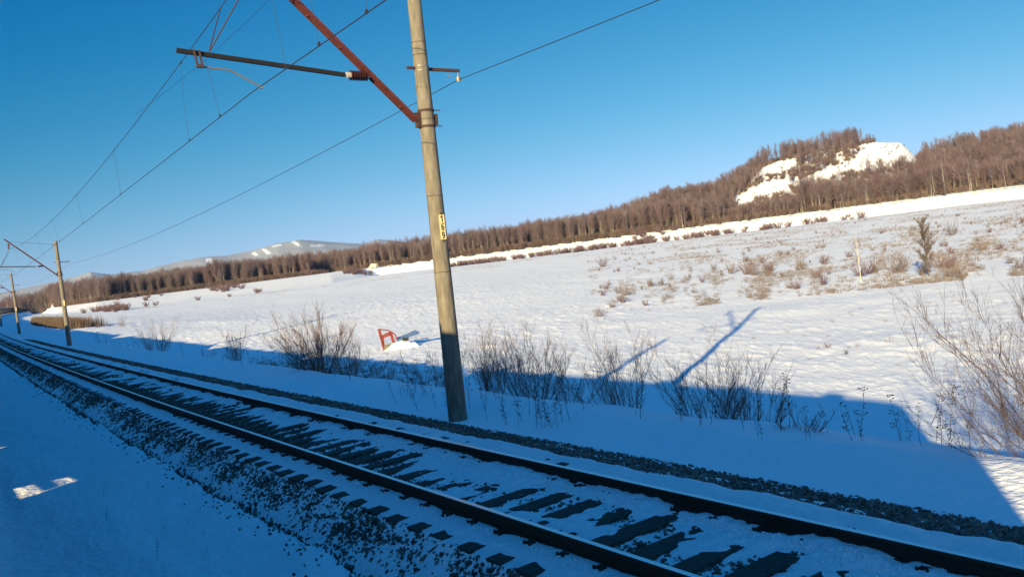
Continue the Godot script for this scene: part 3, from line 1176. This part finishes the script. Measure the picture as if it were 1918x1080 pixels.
# ---------------------------------------------------------------- road
func build_road() -> void:
	var g := Geo.new()
	var rail := Geo.new()
	var first := true
	for k in 2:
		var a: Vector2 = ROAD[k]
		var b: Vector2 = ROAD[k + 1]
		var n := 60
		var perp := (b - a).orthogonal().normalized()
		for j in n:
			var p := a.lerp(b, float(j) / n)
			var q := a.lerp(b, float(j + 1) / n)
			g.quad(Vector3(p.x + perp.x * 3.6, 2.83, p.y + perp.y * 3.6), Vector3(p.x - perp.x * 3.6, 2.83, p.y - perp.y * 3.6), Vector3(q.x - perp.x * 3.6, 2.83, q.y - perp.y * 3.6), Vector3(q.x + perp.x * 3.6, 2.83, q.y + perp.y * 3.6))
	struct("road", g.mesh(), M.asphalt)
	# guard rail along the near part, on the camera's side
	var t := thing("guard_rail", Vector3(388, 2.8, -172), "low dark guard rail along the edge of the raised road", "guard rail")
	var prev := Vector3.ZERO
	for j in 90:
		var f := -0.25 + j * 0.0135
		var a2: Vector2 = ROAD[1]
		var b2: Vector2 = ROAD[2]
		var dd := (b2 - a2).normalized()
		var nrm := Vector2(dd.y, -dd.x)
		if nrm.dot(-a2) < 0:
			nrm = -nrm
		var c := a2 + (b2 - a2) * f + nrm * 4.4
		var p3 := Vector3(c.x, 2.8, c.y) - t.position
		if j > 0:
			var bg := Geo.new()
			bg.bar(prev + Vector3(0, 0.62, 0), p3 + Vector3(0, 0.62, 0), 0.06, 0.34)
			part("beam", bg.mesh(), M.dark_steel, t)
			if j % 2 == 0:
				var pg := Geo.new()
				pg.box(p3 + Vector3(0, 0.3, 0), Vector3(0.12, 0.75, 0.12))
				part("post", pg.mesh(), M.dark_steel, t)
		prev = p3
	# box van
	var f2 := 0.44
	var a3: Vector2 = ROAD[2]
	var b3: Vector2 = ROAD[3]
	var c3 := a3.lerp(b3, f2)
	var dd3 := (b3 - a3).normalized()
	var v := thing("box_van", Vector3(c3.x, 2.84, c3.y), "small cream box van driving on the raised road before the wood", "van")
	v.rotation.y = atan2(-dd3.y, dd3.x) + PI
	var vg := Geo.new()
	vg.box(Vector3(0.9, 1.85, 0), Vector3(4.4, 2.3, 2.2))
	part("box", vg.mesh(), M.cream, v)
	vg = Geo.new()
	vg.box(Vector3(-2.3, 0.95, 0), Vector3(1.9, 0.9, 2.0))
	vg.box(Vector3(-1.85, 1.75, 0), Vector3(1.0, 0.8, 1.9))
	part("cab", vg.mesh(), M.cream, v)
	vg = Geo.new()
	vg.box(Vector3(-2.38, 1.75, 0), Vector3(0.06, 0.6, 1.7))
	part("windscreen", vg.mesh(), M.glass, v)
	for x in [-2.2, 1.9]:
		for z in [-0.95, 0.95]:
			var w := Geo.new()
			w.tube(Vector3(0, 0, -0.12), Vector3(0, 0, 0.12), 0.4, 0.4, 14, true)
			var wo := part("wheel", w.mesh(), M.under, v)
			wo.position = Vector3(x, 0.4, z)

# ---------------------------------------------------------------- woods
# clearings of open snow on the quarried hill: azimuth, height in degrees seen from the line
const CLEAR := [[[49.86, 1.53], [50.9, 1.87], [52.33, 2.27], [53.37, 2.36], [53.43, 1.81], [52.62, 1.75], [51.43, 1.43], [50.21, 0.99]],
	[[53.3, 2.05], [54.83, 2.25], [56.3, 2.65], [56.39, 2.3], [55.26, 2.05], [53.78, 1.83]],
	[[56.2, 2.6], [57.55, 3.02], [57.75, 3.75], [58.6, 3.8], [59.6, 3.75], [60.4, 3.4], [60.9, 2.6], [60.54, 2.38], [59.64, 2.3], [58.96, 2.22], [57.91, 2.3], [56.84, 2.3]],
	[[51.78, 3.2], [52.86, 3.5], [54.09, 3.4], [54.03, 3.1], [53.55, 2.9], [52.74, 2.81], [51.73, 2.9]]]

func in_poly(p: Vector2, poly: Array) -> bool:
	var pts := PackedVector2Array()
	for q in poly:
		pts.append(Vector2(q[0], q[1]))
	return Geometry2D.is_point_in_polygon(p, pts)

func build_woods() -> void:
	var kinds := []
	# [trunk, crown] meshes: three brown broadleaf, two birch, one tan
	for k in 3:
		kinds.append(bare_tree([14.5, 12.0, 13.5][k], 22, 16, 0.026, [0.3, 0.2, 0.4][k], [0.22, 0.32, 0.28][k]))
	for k in 3:
		kinds.append(bare_tree([15.5, 14.0, 12.5][k], 18, 13, 0.022, [0.42, 0.35, 0.5][k], [0.16, 0.2, 0.24][k]))
	for k in 2:
		kinds.append(bare_tree([9.0, 7.0][k], 20, 15, 0.026, 0.1, [0.28, 0.36][k]))
	var list := []
	for k in 26000:
		var az := rng.randf_range(3.2, 70.0)
		var fd := tab(FRONT, az)
		var dr := ridge_distance(az)
		var deep := dr - fd + 40.0
		var d := fd + deep * pow(rng.randf(), 1.7) + 16.0 * (n_low.get_noise_1d(az * 40.0) + 0.6)
		if az < 42.0 and d > fd + 130.0 and rng.randf() < 0.5:
			continue
		var x := sin(deg_to_rad(az)) * d
		var z := -cos(deg_to_rad(az)) * d
		var rd := road_dist(x, z)
		if absf(rd.x) < 9.0:
			continue
		var y := ground(x, z)
		var el := rad_to_deg(atan2(y - 2.8, d))
		var open := false
		for c in CLEAR:
			if d > fd + 45.0 and (in_poly(Vector2(az, el + 0.6), c) or in_poly(Vector2(az, el + 0.3), c) or in_poly(Vector2(az, el), c)):
				open = true
		if open:
			continue
		# thin wood on the quarried slope
		if az > 51.0 and az < 60.5 and d > fd + 60.0 and d < dr - 25.0 and rng.randf() < 0.6:
			continue
		list.append([d - fd, az, Vector3(x, y, z), d])
	list.sort_custom(func(p, q): return p[0] < q[0])
	var xf := []
	var tf := []
	var cc := []
	for k in 8:
		xf.append([])
		cc.append(PackedColorArray())
	var lone := 0
	var protos := {}
	var names := ["broadleaf_tree", "birch_tree", "young_tree"]
	var labels := ["bare brown broadleaf tree at the front of the wood", "slender pale-trunked birch at the front of the wood", "low bushy tan tree at the front of the wood"]
	for e in list:
		var r := rng.randf()
		var kind: int
		var birchy: float = 0.30 if e[0] < 14.0 else 0.10
		if r < birchy:
			kind = 3 + rng.randi() % 3
		elif r < birchy + 0.14:
			kind = 6 + rng.randi() % 2
		else:
			kind = rng.randi() % 3
		if rng.randf() < 0.35 * smoothstep(0.0, 0.35, n_low.get_noise_2d(e[2].x * 0.9, e[2].z * 0.9)):
			continue
		var size := rng.randf_range(0.5, 1.08) * (1.0 + 0.35 * n_low.get_noise_2d(e[2].x * 0.5 + 300.0, e[2].z * 0.5))
		if e[1] > 42.0 and e[0] > 40.0:
			size *= 0.8
		if e[1] > 57.9 and e[1] < 61.2 and e[0] > 120.0:
			size *= 0.5
		if e[1] > 49.2 and e[1] < 54.0 and e[0] < 70.0:
			size *= 0.55
		var turn := rng.randf() * TAU
		var front: bool = e[0] < 16.0
		if front and lone < 288 and rng.randf() < 0.7:
			var fam: int = 0 if kind < 3 else (1 if kind < 6 else 2)
			if not protos.has(kind):
				var t := thing(names[fam], e[2], labels[fam], "tree", "trees at the front of the wood")
				part("trunk", kinds[kind][0], M.birch if fam == 1 else M.bark, t)
				part("crown", kinds[kind][1], [M.crown_red, M.crown_grey, M.crown_tan][fam], t)
				protos[kind] = t
				t.transform = Transform3D(Basis(Vector3.UP, turn).scaled(Vector3.ONE * size), e[2])
			else:
				copy(protos[kind], e[2], turn, size)
			lone += 1
		else:
			xf[kind].append(Transform3D(Basis(Vector3.UP, turn).scaled(Vector3.ONE * size), e[2]))
			var f := rng.randf_range(0.75, 1.25)
			var red := 0.5 + 0.5 * n_low.get_noise_2d(e[1] * 9.0, e[0] * 0.1)
			var col := Color(0.150, 0.094, 0.108).lerp(Color(0.150, 0.116, 0.118), red)
			if kind >= 3 and kind < 6:
				col = Color(0.165, 0.135, 0.145)
			if kind >= 6:
				col = Color(0.16, 0.125, 0.118)
			cc[kind].append(Color(col.r * f, col.g * f, col.b * f))
	var w := Node3D.new()
	w.name = "wood"
	tag(w, "bare brown winter wood covering the rise and hill behind the road", "wood")
	w.set_meta("kind", "stuff")
	add_child(w)
	for k in 8:
		instances("crowns", kinds[k][1], M.tint, xf[k], cc[k], w)
		instances("trunks", kinds[k][0], M.birch if (k >= 3 and k < 6) else M.bark, xf[k], PackedColorArray(), w)
	# brushwood under the trees and over the quarried slope
	var um := far_shrub_mesh(30, 1.0, 0.8, 0.02, 8)
	var ux := []
	var uc := PackedColorArray()
	for k in 12000:
		var az := rng.randf_range(3.2, 70.0)
		var fd := tab(FRONT, az)
		var d := fd + (ridge_distance(az) - fd + 10.0) * (rng.randf() if az > 45.0 else pow(rng.randf(), 3.0))
		var x := sin(deg_to_rad(az)) * d
		var z := -cos(deg_to_rad(az)) * d
		if absf(road_dist(x, z).x) < 8.0 or (az < 46.0 and rng.randf() < 0.55):
			continue
		d += 0.0
		var y := ground(x, z)
		var el := rad_to_deg(atan2(y - 2.8, d))
		var open := false
		for c in CLEAR:
			if d > fd + 25.0 and (in_poly(Vector2(az, el), c) or in_poly(Vector2(az, el + 0.15), c)):
				open = true
		if open and rng.randf() > 0.22:
			continue
		ux.append(Transform3D(Basis(Vector3.UP, rng.randf() * TAU).scaled(Vector3.ONE * (rng.randf_range(0.5, 1.5) if open else rng.randf_range(1.8, 4.2))), Vector3(x, y, z)))
		var f := rng.randf_range(0.7, 1.3)
		var cl := Color(0.13, 0.085, 0.085).lerp(Color(0.16, 0.115, 0.09), rng.randf())
		uc.append(Color(cl.r * f, cl.g * f, cl.b * f))
	instances("brushwood", um, M.tint, ux, uc, w)
	print("trees ", list.size(), " lone ", lone)
	# a few dark conifers standing above the rest
	var proto: Node3D = null
	for a in [[20.2, 650, 13], [26.6, 640, 12], [29.0, 660, 12], [40.8, 560, 15], [42.9, 560, 17], [53.6, 640, 13], [63.4, 700, 13], [66.0, 715, 12], [36.4, 600, 11], [14.0, 640, 11]]:
		var x: float = sin(deg_to_rad(a[0])) * a[1]
		var z: float = -cos(deg_to_rad(a[0])) * a[1]
		if proto == null:
			var g := Geo.new()
			g.path(PackedVector3Array([Vector3(0, -0.3, 0), Vector3(0, 14, 0)]), PackedFloat32Array([0.18, 0.03]), 6)
			var cg := Geo.new()
			for k in 22:
				var y := 2.5 + k * 0.52
				var rr := 1.25 * (1.0 - k / 23.0) + 0.1
				for j in 8:
					var an := TAU * j / 8.0 + k * 0.7 + rng.randfn(0, 0.2)
					var tip := Vector3(cos(an) * rr, y - rr * 0.35 + rng.randfn(0, 0.1), sin(an) * rr) * Vector3(rng.randf_range(0.7, 1.1), 1, 1)
					cg.path(PackedVector3Array([Vector3(0, y, 0), Vector3(0, y, 0).lerp(tip, 0.55), tip]), PackedFloat32Array([0.08, 0.22, 0.03]), 4)
			proto = thing("larch_tree", on_ground(x, z), "dark pointed conifer rising above the brown wood", "tree", "conifers above the wood")
			part("trunk", g.mesh(), M.bark, proto)
			part("crown", cg.mesh(), M.conifer, proto)
			proto.scale = Vector3.ONE * a[2] / 14.0
		else:
			copy(proto, on_ground(x, z), rng.randf() * TAU, a[2] / 14.0)

# ---------------------------------------------------------------- mountains
const MTN := [[-12, 1.0], [0, 1.1], [4.06, 1.3], [6.27, 1.51], [8.04, 1.73], [8.84, 1.89], [9.92, 1.62], [11.7, 1.64], [12.64, 1.81], [14.06, 1.97], [15.27, 2.05], [16.7, 1.98], [18.24, 2.1], [19.84, 2.37], [21.3, 2.44], [23.28, 2.05], [24.5, 1.84], [25.4, 1.7], [26.39, 1.84], [27.1, 1.7], [29.5, 1.1], [40, 0.9], [60, 0.6]]
const RUNS := [[[18.18, 1.99], [18.52, 2.0], [18.73, 1.75], [18.48, 1.73]], [[18.83, 2.14], [19.12, 2.15], [19.46, 1.81], [19.21, 1.74]], [[19.48, 2.26], [20.13, 2.36], [20.21, 2.23], [19.61, 2.18]], [[15.4, 1.97], [15.75, 1.96], [15.76, 1.69], [15.4, 1.68]], [[20.72, 2.42], [21.02, 2.43], [21.46, 1.97], [21.08, 2.12]], [[21.96, 2.01], [22.76, 2.0], [22.94, 1.84], [22.15, 1.89]]]

func build_mountains() -> void:
	var az := []
	var a := -12.0
	while a < 60.0:
		az.append(a)
		a += 0.06 if (a > 3.0 and a < 30.0) else 0.5
	var ds := []
	for k in 52:
		ds.append(3600.0 + k * 50.0)
	var p := PackedVector3Array()
	var c := PackedColorArray()
	for av in az:
		for d in ds:
			var top: float = 2.8 + 5200.0 * tan(deg_to_rad(tab(MTN, av)))
			var t: float = (d - 3600.0) / 1600.0
			var y := top * smoothstep(0.0, 1.0, t) if t < 1.0 else top * (1.0 - 0.4 * (t - 1.0))
			var x: float = sin(deg_to_rad(av)) * d
			var z: float = -cos(deg_to_rad(av)) * d
			y += 14.0 * n_low.get_noise_2d(x * 0.06, z * 0.06) * (1.0 - absf(t - 1.0)) * smoothstep(1.0, 0.8, t)
			p.append(Vector3(x, y - 2.0, z))
			var el := rad_to_deg(atan2(y - 2.8, d))
			var open := false
			for r in RUNS:
				if in_poly(Vector2(av, el), r):
					open = true
			c.append(Color(0.74, 0.75, 0.77) if open else Color(0.34, 0.33, 0.33))
	var g := Geo.new()
	g.grid(az.size(), ds.size(), p, false)
	g.c = c
	struct("hills", g.mesh(), M.tint)

# ---------------------------------------------------------------- shrubs and weeds
func build_shrubs() -> void:
	var G := "bare shrubs along the foot of the railway bank"
	var at := func(l: float, s: float) -> Vector3: return on_ground(l, -s, 0.05)
	shrub("willow_bush", at.call(12.0, 30.6), 34, 3.0, 0.85, 16, "large spreading bare willow bush on the bank, beside the half-buried red machine", G, M.stem, Vector3(-0.05, 0, -0.05), 0.019, 1)
	shrub("willow_bush", at.call(12.3, 28.3), 15, 2.2, 0.5, 13, "thin grey bush leaning against the large willow bush", G, M.pale_stem, Vector3.ZERO, 0.013, 1)
	shrub("willow_bush", at.call(12.6, 43.0), 14, 2.1, 0.42, 11, "narrow twiggy bush along the bank past the large willow", G, M.stem, Vector3.ZERO, 0.016, 1)
	shrub("willow_bush", at.call(13.3, 63.3), 22, 3.0, 0.6, 9, "wide pale bush along the bank before mast after 169", G, M.pale_stem, Vector3.ZERO, 0.018, 1)
	shrub("willow_bush", at.call(12.8, 48.6), 7, 1.3, 0.4, 7, "small thin bush between the narrow bush and the wide pale one", G, M.pale_stem, Vector3.ZERO, 0.012, 0)
	shrub("willow_bush", at.call(14.6, 93.0), 8, 2.2, 0.3, 7, "small upright bush behind the second mast", G, M.pale_stem, Vector3.ZERO, 0.016, 0)
	shrub("willow_bush", at.call(13.0, 27.0), 14, 1.3, 0.8, 8, "low dark bush in the shade between willow and mast 169", G, M.stem, Vector3.ZERO, 0.012, 1)
	shrub("willow_bush", at.call(12.4, 22.3), 14, 1.9, 0.7, 11, "tangled bush just behind mast 169", G, M.stem, Vector3(-0.15, 0, 0.1), 0.012, 1)
	shrub("willow_bush", at.call(12.5, 19.6), 26, 2.3, 0.38, 10, "thicket of upright stems close behind mast 169", G, M.stem, Vector3.ZERO, 0.012, 1)
	shrub("willow_bush", at.call(12.3, 17.4), 34, 2.35, 0.5, 10, "densest thicket of upright stems on the bank past mast 169", G, M.stem, Vector3.ZERO, 0.012, 1)
	shrub("willow_bush", at.call(12.4, 16.2), 12, 1.7, 0.75, 9, "bush of leaning stems at the end of the dense thicket", G, M.stem, Vector3(0.25, 0, 0.2), 0.012, 1)
	shrub("willow_bush", at.call(12.3, 14.0), 24, 2.35, 0.55, 9, "fan-shaped bush standing alone at the edge of the shade", G, M.stem, Vector3(-0.1, 0, -0.05), 0.012, 1)
	shrub("willow_bush", at.call(12.4, 11.6), 24, 2.2, 0.72, 9, "spreading bush where the mast shadow meets the train shadow", G, M.stem, Vector3.ZERO, 0.012, 1)
	shrub("willow_bush", at.call(12.5, 10.6), 18, 1.8, 0.7, 8, "bush of fine stems beside the one at the mast shadow", G, M.stem, Vector3.ZERO, 0.011, 1)
	shrub("briar_bush", at.call(11.1, 8.5), 12, 0.75, 1.3, 6, "low crooked briar with thick dark stems on the snowy shoulder", G, M.stem, Vector3.ZERO, 0.012, 1)
	shrub("willow_tree", at.call(13.1, 4.85), 30, 4.0, 0.95, 18, "big reddish bare willow at the end of the bank", "", M.twig, Vector3(-0.18, 0, -0.08), 0.015, 2, "tree")
	# dead weeds on the shoulder
	var protos := []
	for k in 7:
		var m := weed_mesh(rng.randf_range(0.65, 1.0), k % 3)
		var label: String = ["dead weed stalk with seed heads standing in shaded snow", "drooping dead weed stalk bent over the shaded snow", "branching dead weed stalk in the shaded snow"][k % 3]
		var o := thing("dry_weed", Vector3.ZERO, label, "weed", "dead weeds on the snowy shoulder")
		part("stem", m[0], M.weed, o)
		part("seed_head", m[1], M.weed, o)
		protos.append(o)
	var n := 0
	for c in [[9.6, 19.0, 0.5, 12], [9.5, 16.6, 0.5, 14], [9.5, 13.4, 0.4, 12], [9.3, 12.6, 0.3, 10], [10.3, 11.5, 1.0, 6], [10.4, 9.9, 0.9, 7], [10.9, 8.2, 0.6, 7], [11.3, 7.4, 0.4, 9], [11.4, 6.6, 0.5, 7], [11.6, 5.6, 0.4, 5], [11.0, 24.0, 1.2, 8], [11.2, 36.0, 2.5, 10], [10.6, 60.0, 6.0, 10], [2.4, 15.0, 1.2, 5], [2.6, 11.0, 0.8, 5], [1.5, 16.5, 0.6, 3]]:
		for k in c[3]:
			var l: float = c[0] + rng.randfn(0, 0.45)
			var s: float = c[1] + rng.randfn(0, c[2])
			if l < 3.2:
				l = minf(l, 2.9)
			elif l < 8.8:
				l = 8.8 + rng.randf() * 0.4
			var size := rng.randf_range(0.45, 1.1) * (0.35 if l < 3.0 else 1.0)
			var p := on_ground(l + dl(s), -s, 0.02)
			if n < protos.size():
				protos[n].transform = Transform3D(Basis(Vector3.UP, rng.randf() * TAU).scaled(Vector3.ONE * size), p)
			else:
				copy(protos[rng.randi() % 7], p, rng.randf() * TAU, size)
			n += 1
	# trees standing in the field
	var b1 := bare_tree(4.6, 8, 6, 0.012, 0.3, 0.12)
	var b2 := bare_tree(4.4, 7, 6, 0.012, 0.35, 0.11)
	var bt := thing("young_birch", on_ground(64.1, -41.7), "white twin-stemmed young birch standing in the field", "tree")
	var tr := part("trunk", b1[0], M.white_birch, bt)
	part("crown", b1[1], M.crown_tan, bt)
	var tr2 := part("trunk", b2[0], M.white_birch, bt)
	tr2.position.x = 0.15
	tr2.rotation.z = -0.07
	tr.rotation.z = 0.12
	tr.scale = Vector3(0.9, 1, 0.9)
	tr2.scale = Vector3(0.8, 1, 0.8)
	part("crown", b2[1], M.crown_tan, bt)
	var d1 := bare_tree(5.0, 48, 16, 0.018, 0.12, 0.2)
	var dt := thing("willow_sapling", on_ground(65.9, -36.8), "dark twiggy tree standing alone in the field near the young birch", "tree")
	part("trunk", d1[0], M.bark, dt)
	part("crown", d1[1], M.bark, dt)
	dt.rotation.z = 0.05
	# copies of five small shrubs over the far part of the field
	var fm := []
	for k in 5:
		fm.append(far_shrub_mesh(26, 1.0, [0.5, 0.8, 0.4, 1.0, 0.6][k], 0.012, 6))
	var spots := []
	for f in [[78.4, -64.2, 2.2], [80.5, -67, 1.8], [84.0, -72.5, 1.7], [76.5, -61.0, 1.6], [83.3, -65.8, 1.5], [71.1, -42.2, 2.2], [72.6, -45.7, 1.7], [63.5, -33.1, 1.3], [64.8, -34.6, 1.1], [87.1, -64.5, 1.5], [88.9, -62.4, 1.5], [72.2, -38.5, 1.4], [93.0, -45.9, 1.6], [135.3, -71.1, 2.4], [123.9, -142.5, 2.6], [69.0, -44.8, 1.8], [74.5, -40.5, 2.0], [34.3, -24.4, 0.35], [32.9, -22.5, 0.3]]:
		spots.append(f)
	for k in 330:
		var az := rng.randf_range(40.0, 68.0)
		var d := 76.0 + 300.0 * pow(rng.randf(), 1.5)
		if n_low.get_noise_2d(az * 4.0, d * 0.4) < -0.15:
			continue
		spots.append([sin(deg_to_rad(az)) * d, -cos(deg_to_rad(az)) * d, rng.randf_range(0.35, 1.25)])
	var fp := []
	for k in spots.size():
		var sp: Array = spots[k]
		var p := on_ground(sp[0], sp[1], 0.02)
		var o: Node3D
		if k < 5:
			o = single("field_shrub", fm[k], [M.crown_grey, M.crown_red, M.crown_tan, M.pale_stem, M.crown_red][k], p, ["small grey-brown shrub with narrow stems in the rough field", "small reddish shrub with spreading stems in the rough field", "small upright tan shrub in the rough field", "low wide pale shrub in the rough field", "small dark reddish rounded shrub in the rough field"][k], "shrub", "shrubs in the field")
			fp.append(o)
			o.transform = Transform3D(Basis(Vector3.UP, rng.randf() * 6.0).scaled(Vector3.ONE * sp[2]), p)
		else:
			copy(fp[rng.randi() % 5], p, rng.randf() * TAU, sp[2])
	# scrub along the foot of the road bank and clumps at the left
	var rp: Node3D = null
	for k in 190:
		var x: float
		var z: float
		var size: float
		if k < 150:
			var f := pow(rng.randf(), 0.6)
			var a2: Vector2 = ROAD[1].lerp(ROAD[2], lerpf(0.12, 0.92, f))
			x = a2.x - rng.randf_range(15.0, 38.0)
			z = a2.y + rng.randf_range(-6.0, 6.0)
			size = rng.randf_range(2.0, 4.6)
		elif k < 160:
			var a3: Vector2 = ROAD[2].lerp(ROAD[3], rng.randf_range(0.5, 0.8))
			x = a3.x - rng.randf_range(14.0, 30.0)
			z = a3.y
			size = rng.randf_range(2.5, 3.8)
		else:
			var az := rng.randf_range(8.0, 20.0)
			var d := rng.randf_range(400.0, 600.0)
			if n_low.get_noise_2d(az * 6.0, d * 0.25) < 0.02:
				continue
			x = sin(deg_to_rad(az)) * d
			z = -cos(deg_to_rad(az)) * d
			size = rng.randf_range(2.0, 3.6)
		var p := on_ground(x, z, 0.05)
		if rp == null:
			rp = single("scrub_bush", far_shrub_mesh(34, 1.0, 0.9, 0.016, 8), M.crown_red, p, "dense brown bush in the scrub below the road and wood", "shrub", "scrub below the road and wood")
			rp.scale = Vector3.ONE * size
		else:
			copy(rp, p, rng.randf() * TAU, size)
	# darker clumps standing out on the far field
	for c in [[9.6, 395.0, 1.3, 22.0, 26, 3.4], [16.3, 545.0, 1.1, 20.0, 20, 4.0], [24.7, 560.0, 0.9, 8.0, 26, 4.2], [44.0, 455.0, 3.0, 8.0, 26, 4.0]]:
		for k in c[4]:
			var az: float = c[0] + rng.randfn(0, c[2] * 0.5)
			var d: float = c[1] + rng.randfn(0, c[3])
			copy(rp, on_ground(sin(deg_to_rad(az)) * d, -cos(deg_to_rad(az)) * d, 0.05), rng.randf() * TAU, c[5] * rng.randf_range(0.6, 1.1), "dark brown bush in one of the dense clumps on the far field")
	# dry grass showing through the crust
	var tg := Geo.new()
	for k in 9:
		var an := rng.randf() * TAU
		tg.tube(Vector3(cos(an), 0, sin(an)) * 0.12 + Vector3(0, -0.05, 0), Vector3(cos(an), 0, sin(an)) * rng.randf_range(0.15, 0.4) + Vector3(0, rng.randf_range(0.3, 1.0), 0), 0.012, 0.004, 3)
	var tm := tg.mesh()
	var xf := []
	for k in 110000:
		var az := rng.randf_range(6.0, 70.0)
		var d := 70.0 + 330.0 * pow(rng.randf(), 1.3)
		if az < 40.0 and d < 330.0:
			continue
		var m := n_low.get_noise_2d(az * 7.0, d * 0.55) + 0.35 * n_low.get_noise_2d(az * 30.0, d * 2.0)
		if m < -0.22 + (0.25 if az < 46.0 else 0.0) + rng.randf() * 0.6:
			continue
		var p := on_ground(sin(deg_to_rad(az)) * d, -cos(deg_to_rad(az)) * d)
		xf.append(Transform3D(Basis(Vector3.UP, rng.randf() * TAU).scaled(Vector3(0.8, rng.randf_range(0.10, 0.38), 0.8)), p))
	for k in 420:
		var az := rng.randf_range(12.0, 68.0)
		var d := rng.randf_range(32.0, 200.0)
		if sin(deg_to_rad(az)) * d < 24.0:
			continue
		xf.append(Transform3D(Basis(Vector3.UP, rng.randf() * TAU).scaled(Vector3(0.5, rng.randf_range(0.08, 0.3), 0.5)), on_ground(sin(deg_to_rad(az)) * d, -cos(deg_to_rad(az)) * d)))
	for k in 900:
		var s := rng.randfn(52.0, 9.0)
		var l := 18.0 + absf(rng.randfn(0, 2.5))
		xf.append(Transform3D(Basis(Vector3.UP, rng.randf() * TAU).scaled(Vector3(1.0, rng.randf_range(0.1, 0.3), 1.0)), on_ground(l + dl(s), -s)))
	tag(instances("dry_grass", tm, M.grass, xf, PackedColorArray(), self), "sparse dry tan grass poking through the field snow", "grass")
	xf = []
	for k in 3600:
		var s := rng.randf_range(126.0, 240.0)
		var l := 15.2 + absf(rng.randfn(0, 1.6))
		if n_low.get_noise_2d(s * 1.5, l * 2.0) < -0.12:
			continue
		xf.append(Transform3D(Basis(Vector3.UP, rng.randf() * TAU).scaled(Vector3(1.6, rng.randf_range(1.0, 2.0), 1.6)), on_ground(l + dl(s), -s)))
	tag(instances("reed_bed", tm, M.reed, xf, PackedColorArray(), self), "brown reeds crowding the foot of the bank beyond the second mast", "reeds")

# ---------------------------------------------------------------- the red machine half buried in the field
func build_machine() -> void:
	var x := 28.6
	var z := -57.8
	var p := on_ground(x, z)
	var t := thing("farm_machine", p, "rusty red machine frame with a blue tilted panel half buried in field snow", "machine")
	t.rotation.y = deg_to_rad(-30.0)
	t.scale = Vector3.ONE * 0.9
	var g := Geo.new()
	g.bar(Vector3(-0.62, -0.2, 0), Vector3(-0.88, 1.75, 0), 0.2, 0.22)
	g.bar(Vector3(0.32, -0.2, 0), Vector3(0.02, 1.42, 0), 0.2, 0.24)
	g.bar(Vector3(-0.80, 1.05, 0), Vector3(0.05, 1.3, 0), 0.2, 0.3)
	g.box(Vector3(-0.66, 0.6, 0), Vector3(0.16, 0.7, 0.2))
	part("frame", g.mesh(), M.machine_red, t)
	g = Geo.new()
	g.bar(Vector3(-0.9, 1.75, 0), Vector3(-0.1, 1.55, 0.02), 0.09, 0.10)
	g.bar(Vector3(-0.1, 1.55, 0.02), Vector3(0.35, 1.2, 0.03), 0.09, 0.10)
	g.bar(Vector3(0.35, 1.2, 0.03), Vector3(0.62, 0.45, 0.04), 0.09, 0.10)
	part("brace", g.mesh(), M.machine_red, t)
	g = Geo.new()
	g.box(Vector3(-0.2, 0.1, 0.12), Vector3(0.8, 0.45, 0.5))
	g.bar(Vector3(-0.6, 0.35, 0.2), Vector3(0.3, 0.5, 0.2), 0.08, 0.10)
	g.tube(Vector3(-0.05, 0.1, 0.3), Vector3(-0.05, 0.1, 0.5), 0.22, 0.22, 14, true)
	part("gearbox", g.mesh(), M.machine_grey, t)
	g = Geo.new()
	var b := Basis.from_euler(Vector3(deg_to_rad(12), deg_to_rad(8), deg_to_rad(11)))
	g.box(Vector3(1.35, 0.86, -0.2), Vector3(1.9, 0.09, 0.9), b)
	g.box(Vector3(1.9, 1.02, -0.3), Vector3(0.8, 0.05, 0.75), Basis.from_euler(Vector3(0.3, 0.5, 0.25)))
	part("panel", g.mesh(), M.machine_blue, t)
	g = Geo.new()  # near-black box stands in for the dark hollow in the drift
	g.box(Vector3(1.2, 0.66, 0.15), Vector3(0.5, 0.25, 0.4))
	part("dark_hollow", g.mesh(), M.under, t)
	# the drift banked against it
	var n := 40
	var q := PackedVector3Array()
	for r in n:
		for k in n:
			var u := -1.7 + 3.4 * r / (n - 1)
			var w := -1.2 + 2.4 * k / (n - 1)
			var h := 0.66 * exp(-pow(absf(u / 1.15), 3.0) - pow(absf(w / 0.6), 3.0)) + 0.12 * n_fine.get_noise_2d(u * 3.0, w * 3.0) * exp(-u * u - w * w)
			h += 0.25 * exp(-pow((u - 1.25) / 0.3, 2.0) - pow((w - 0.1) / 0.35, 2.0))
			q.append(Vector3(u + 0.75, h - 0.14, w + 0.25))
	g = Geo.new()
	g.grid(n, n, q, true)
	part("snow_drift", g.mesh(), M.snow, t)
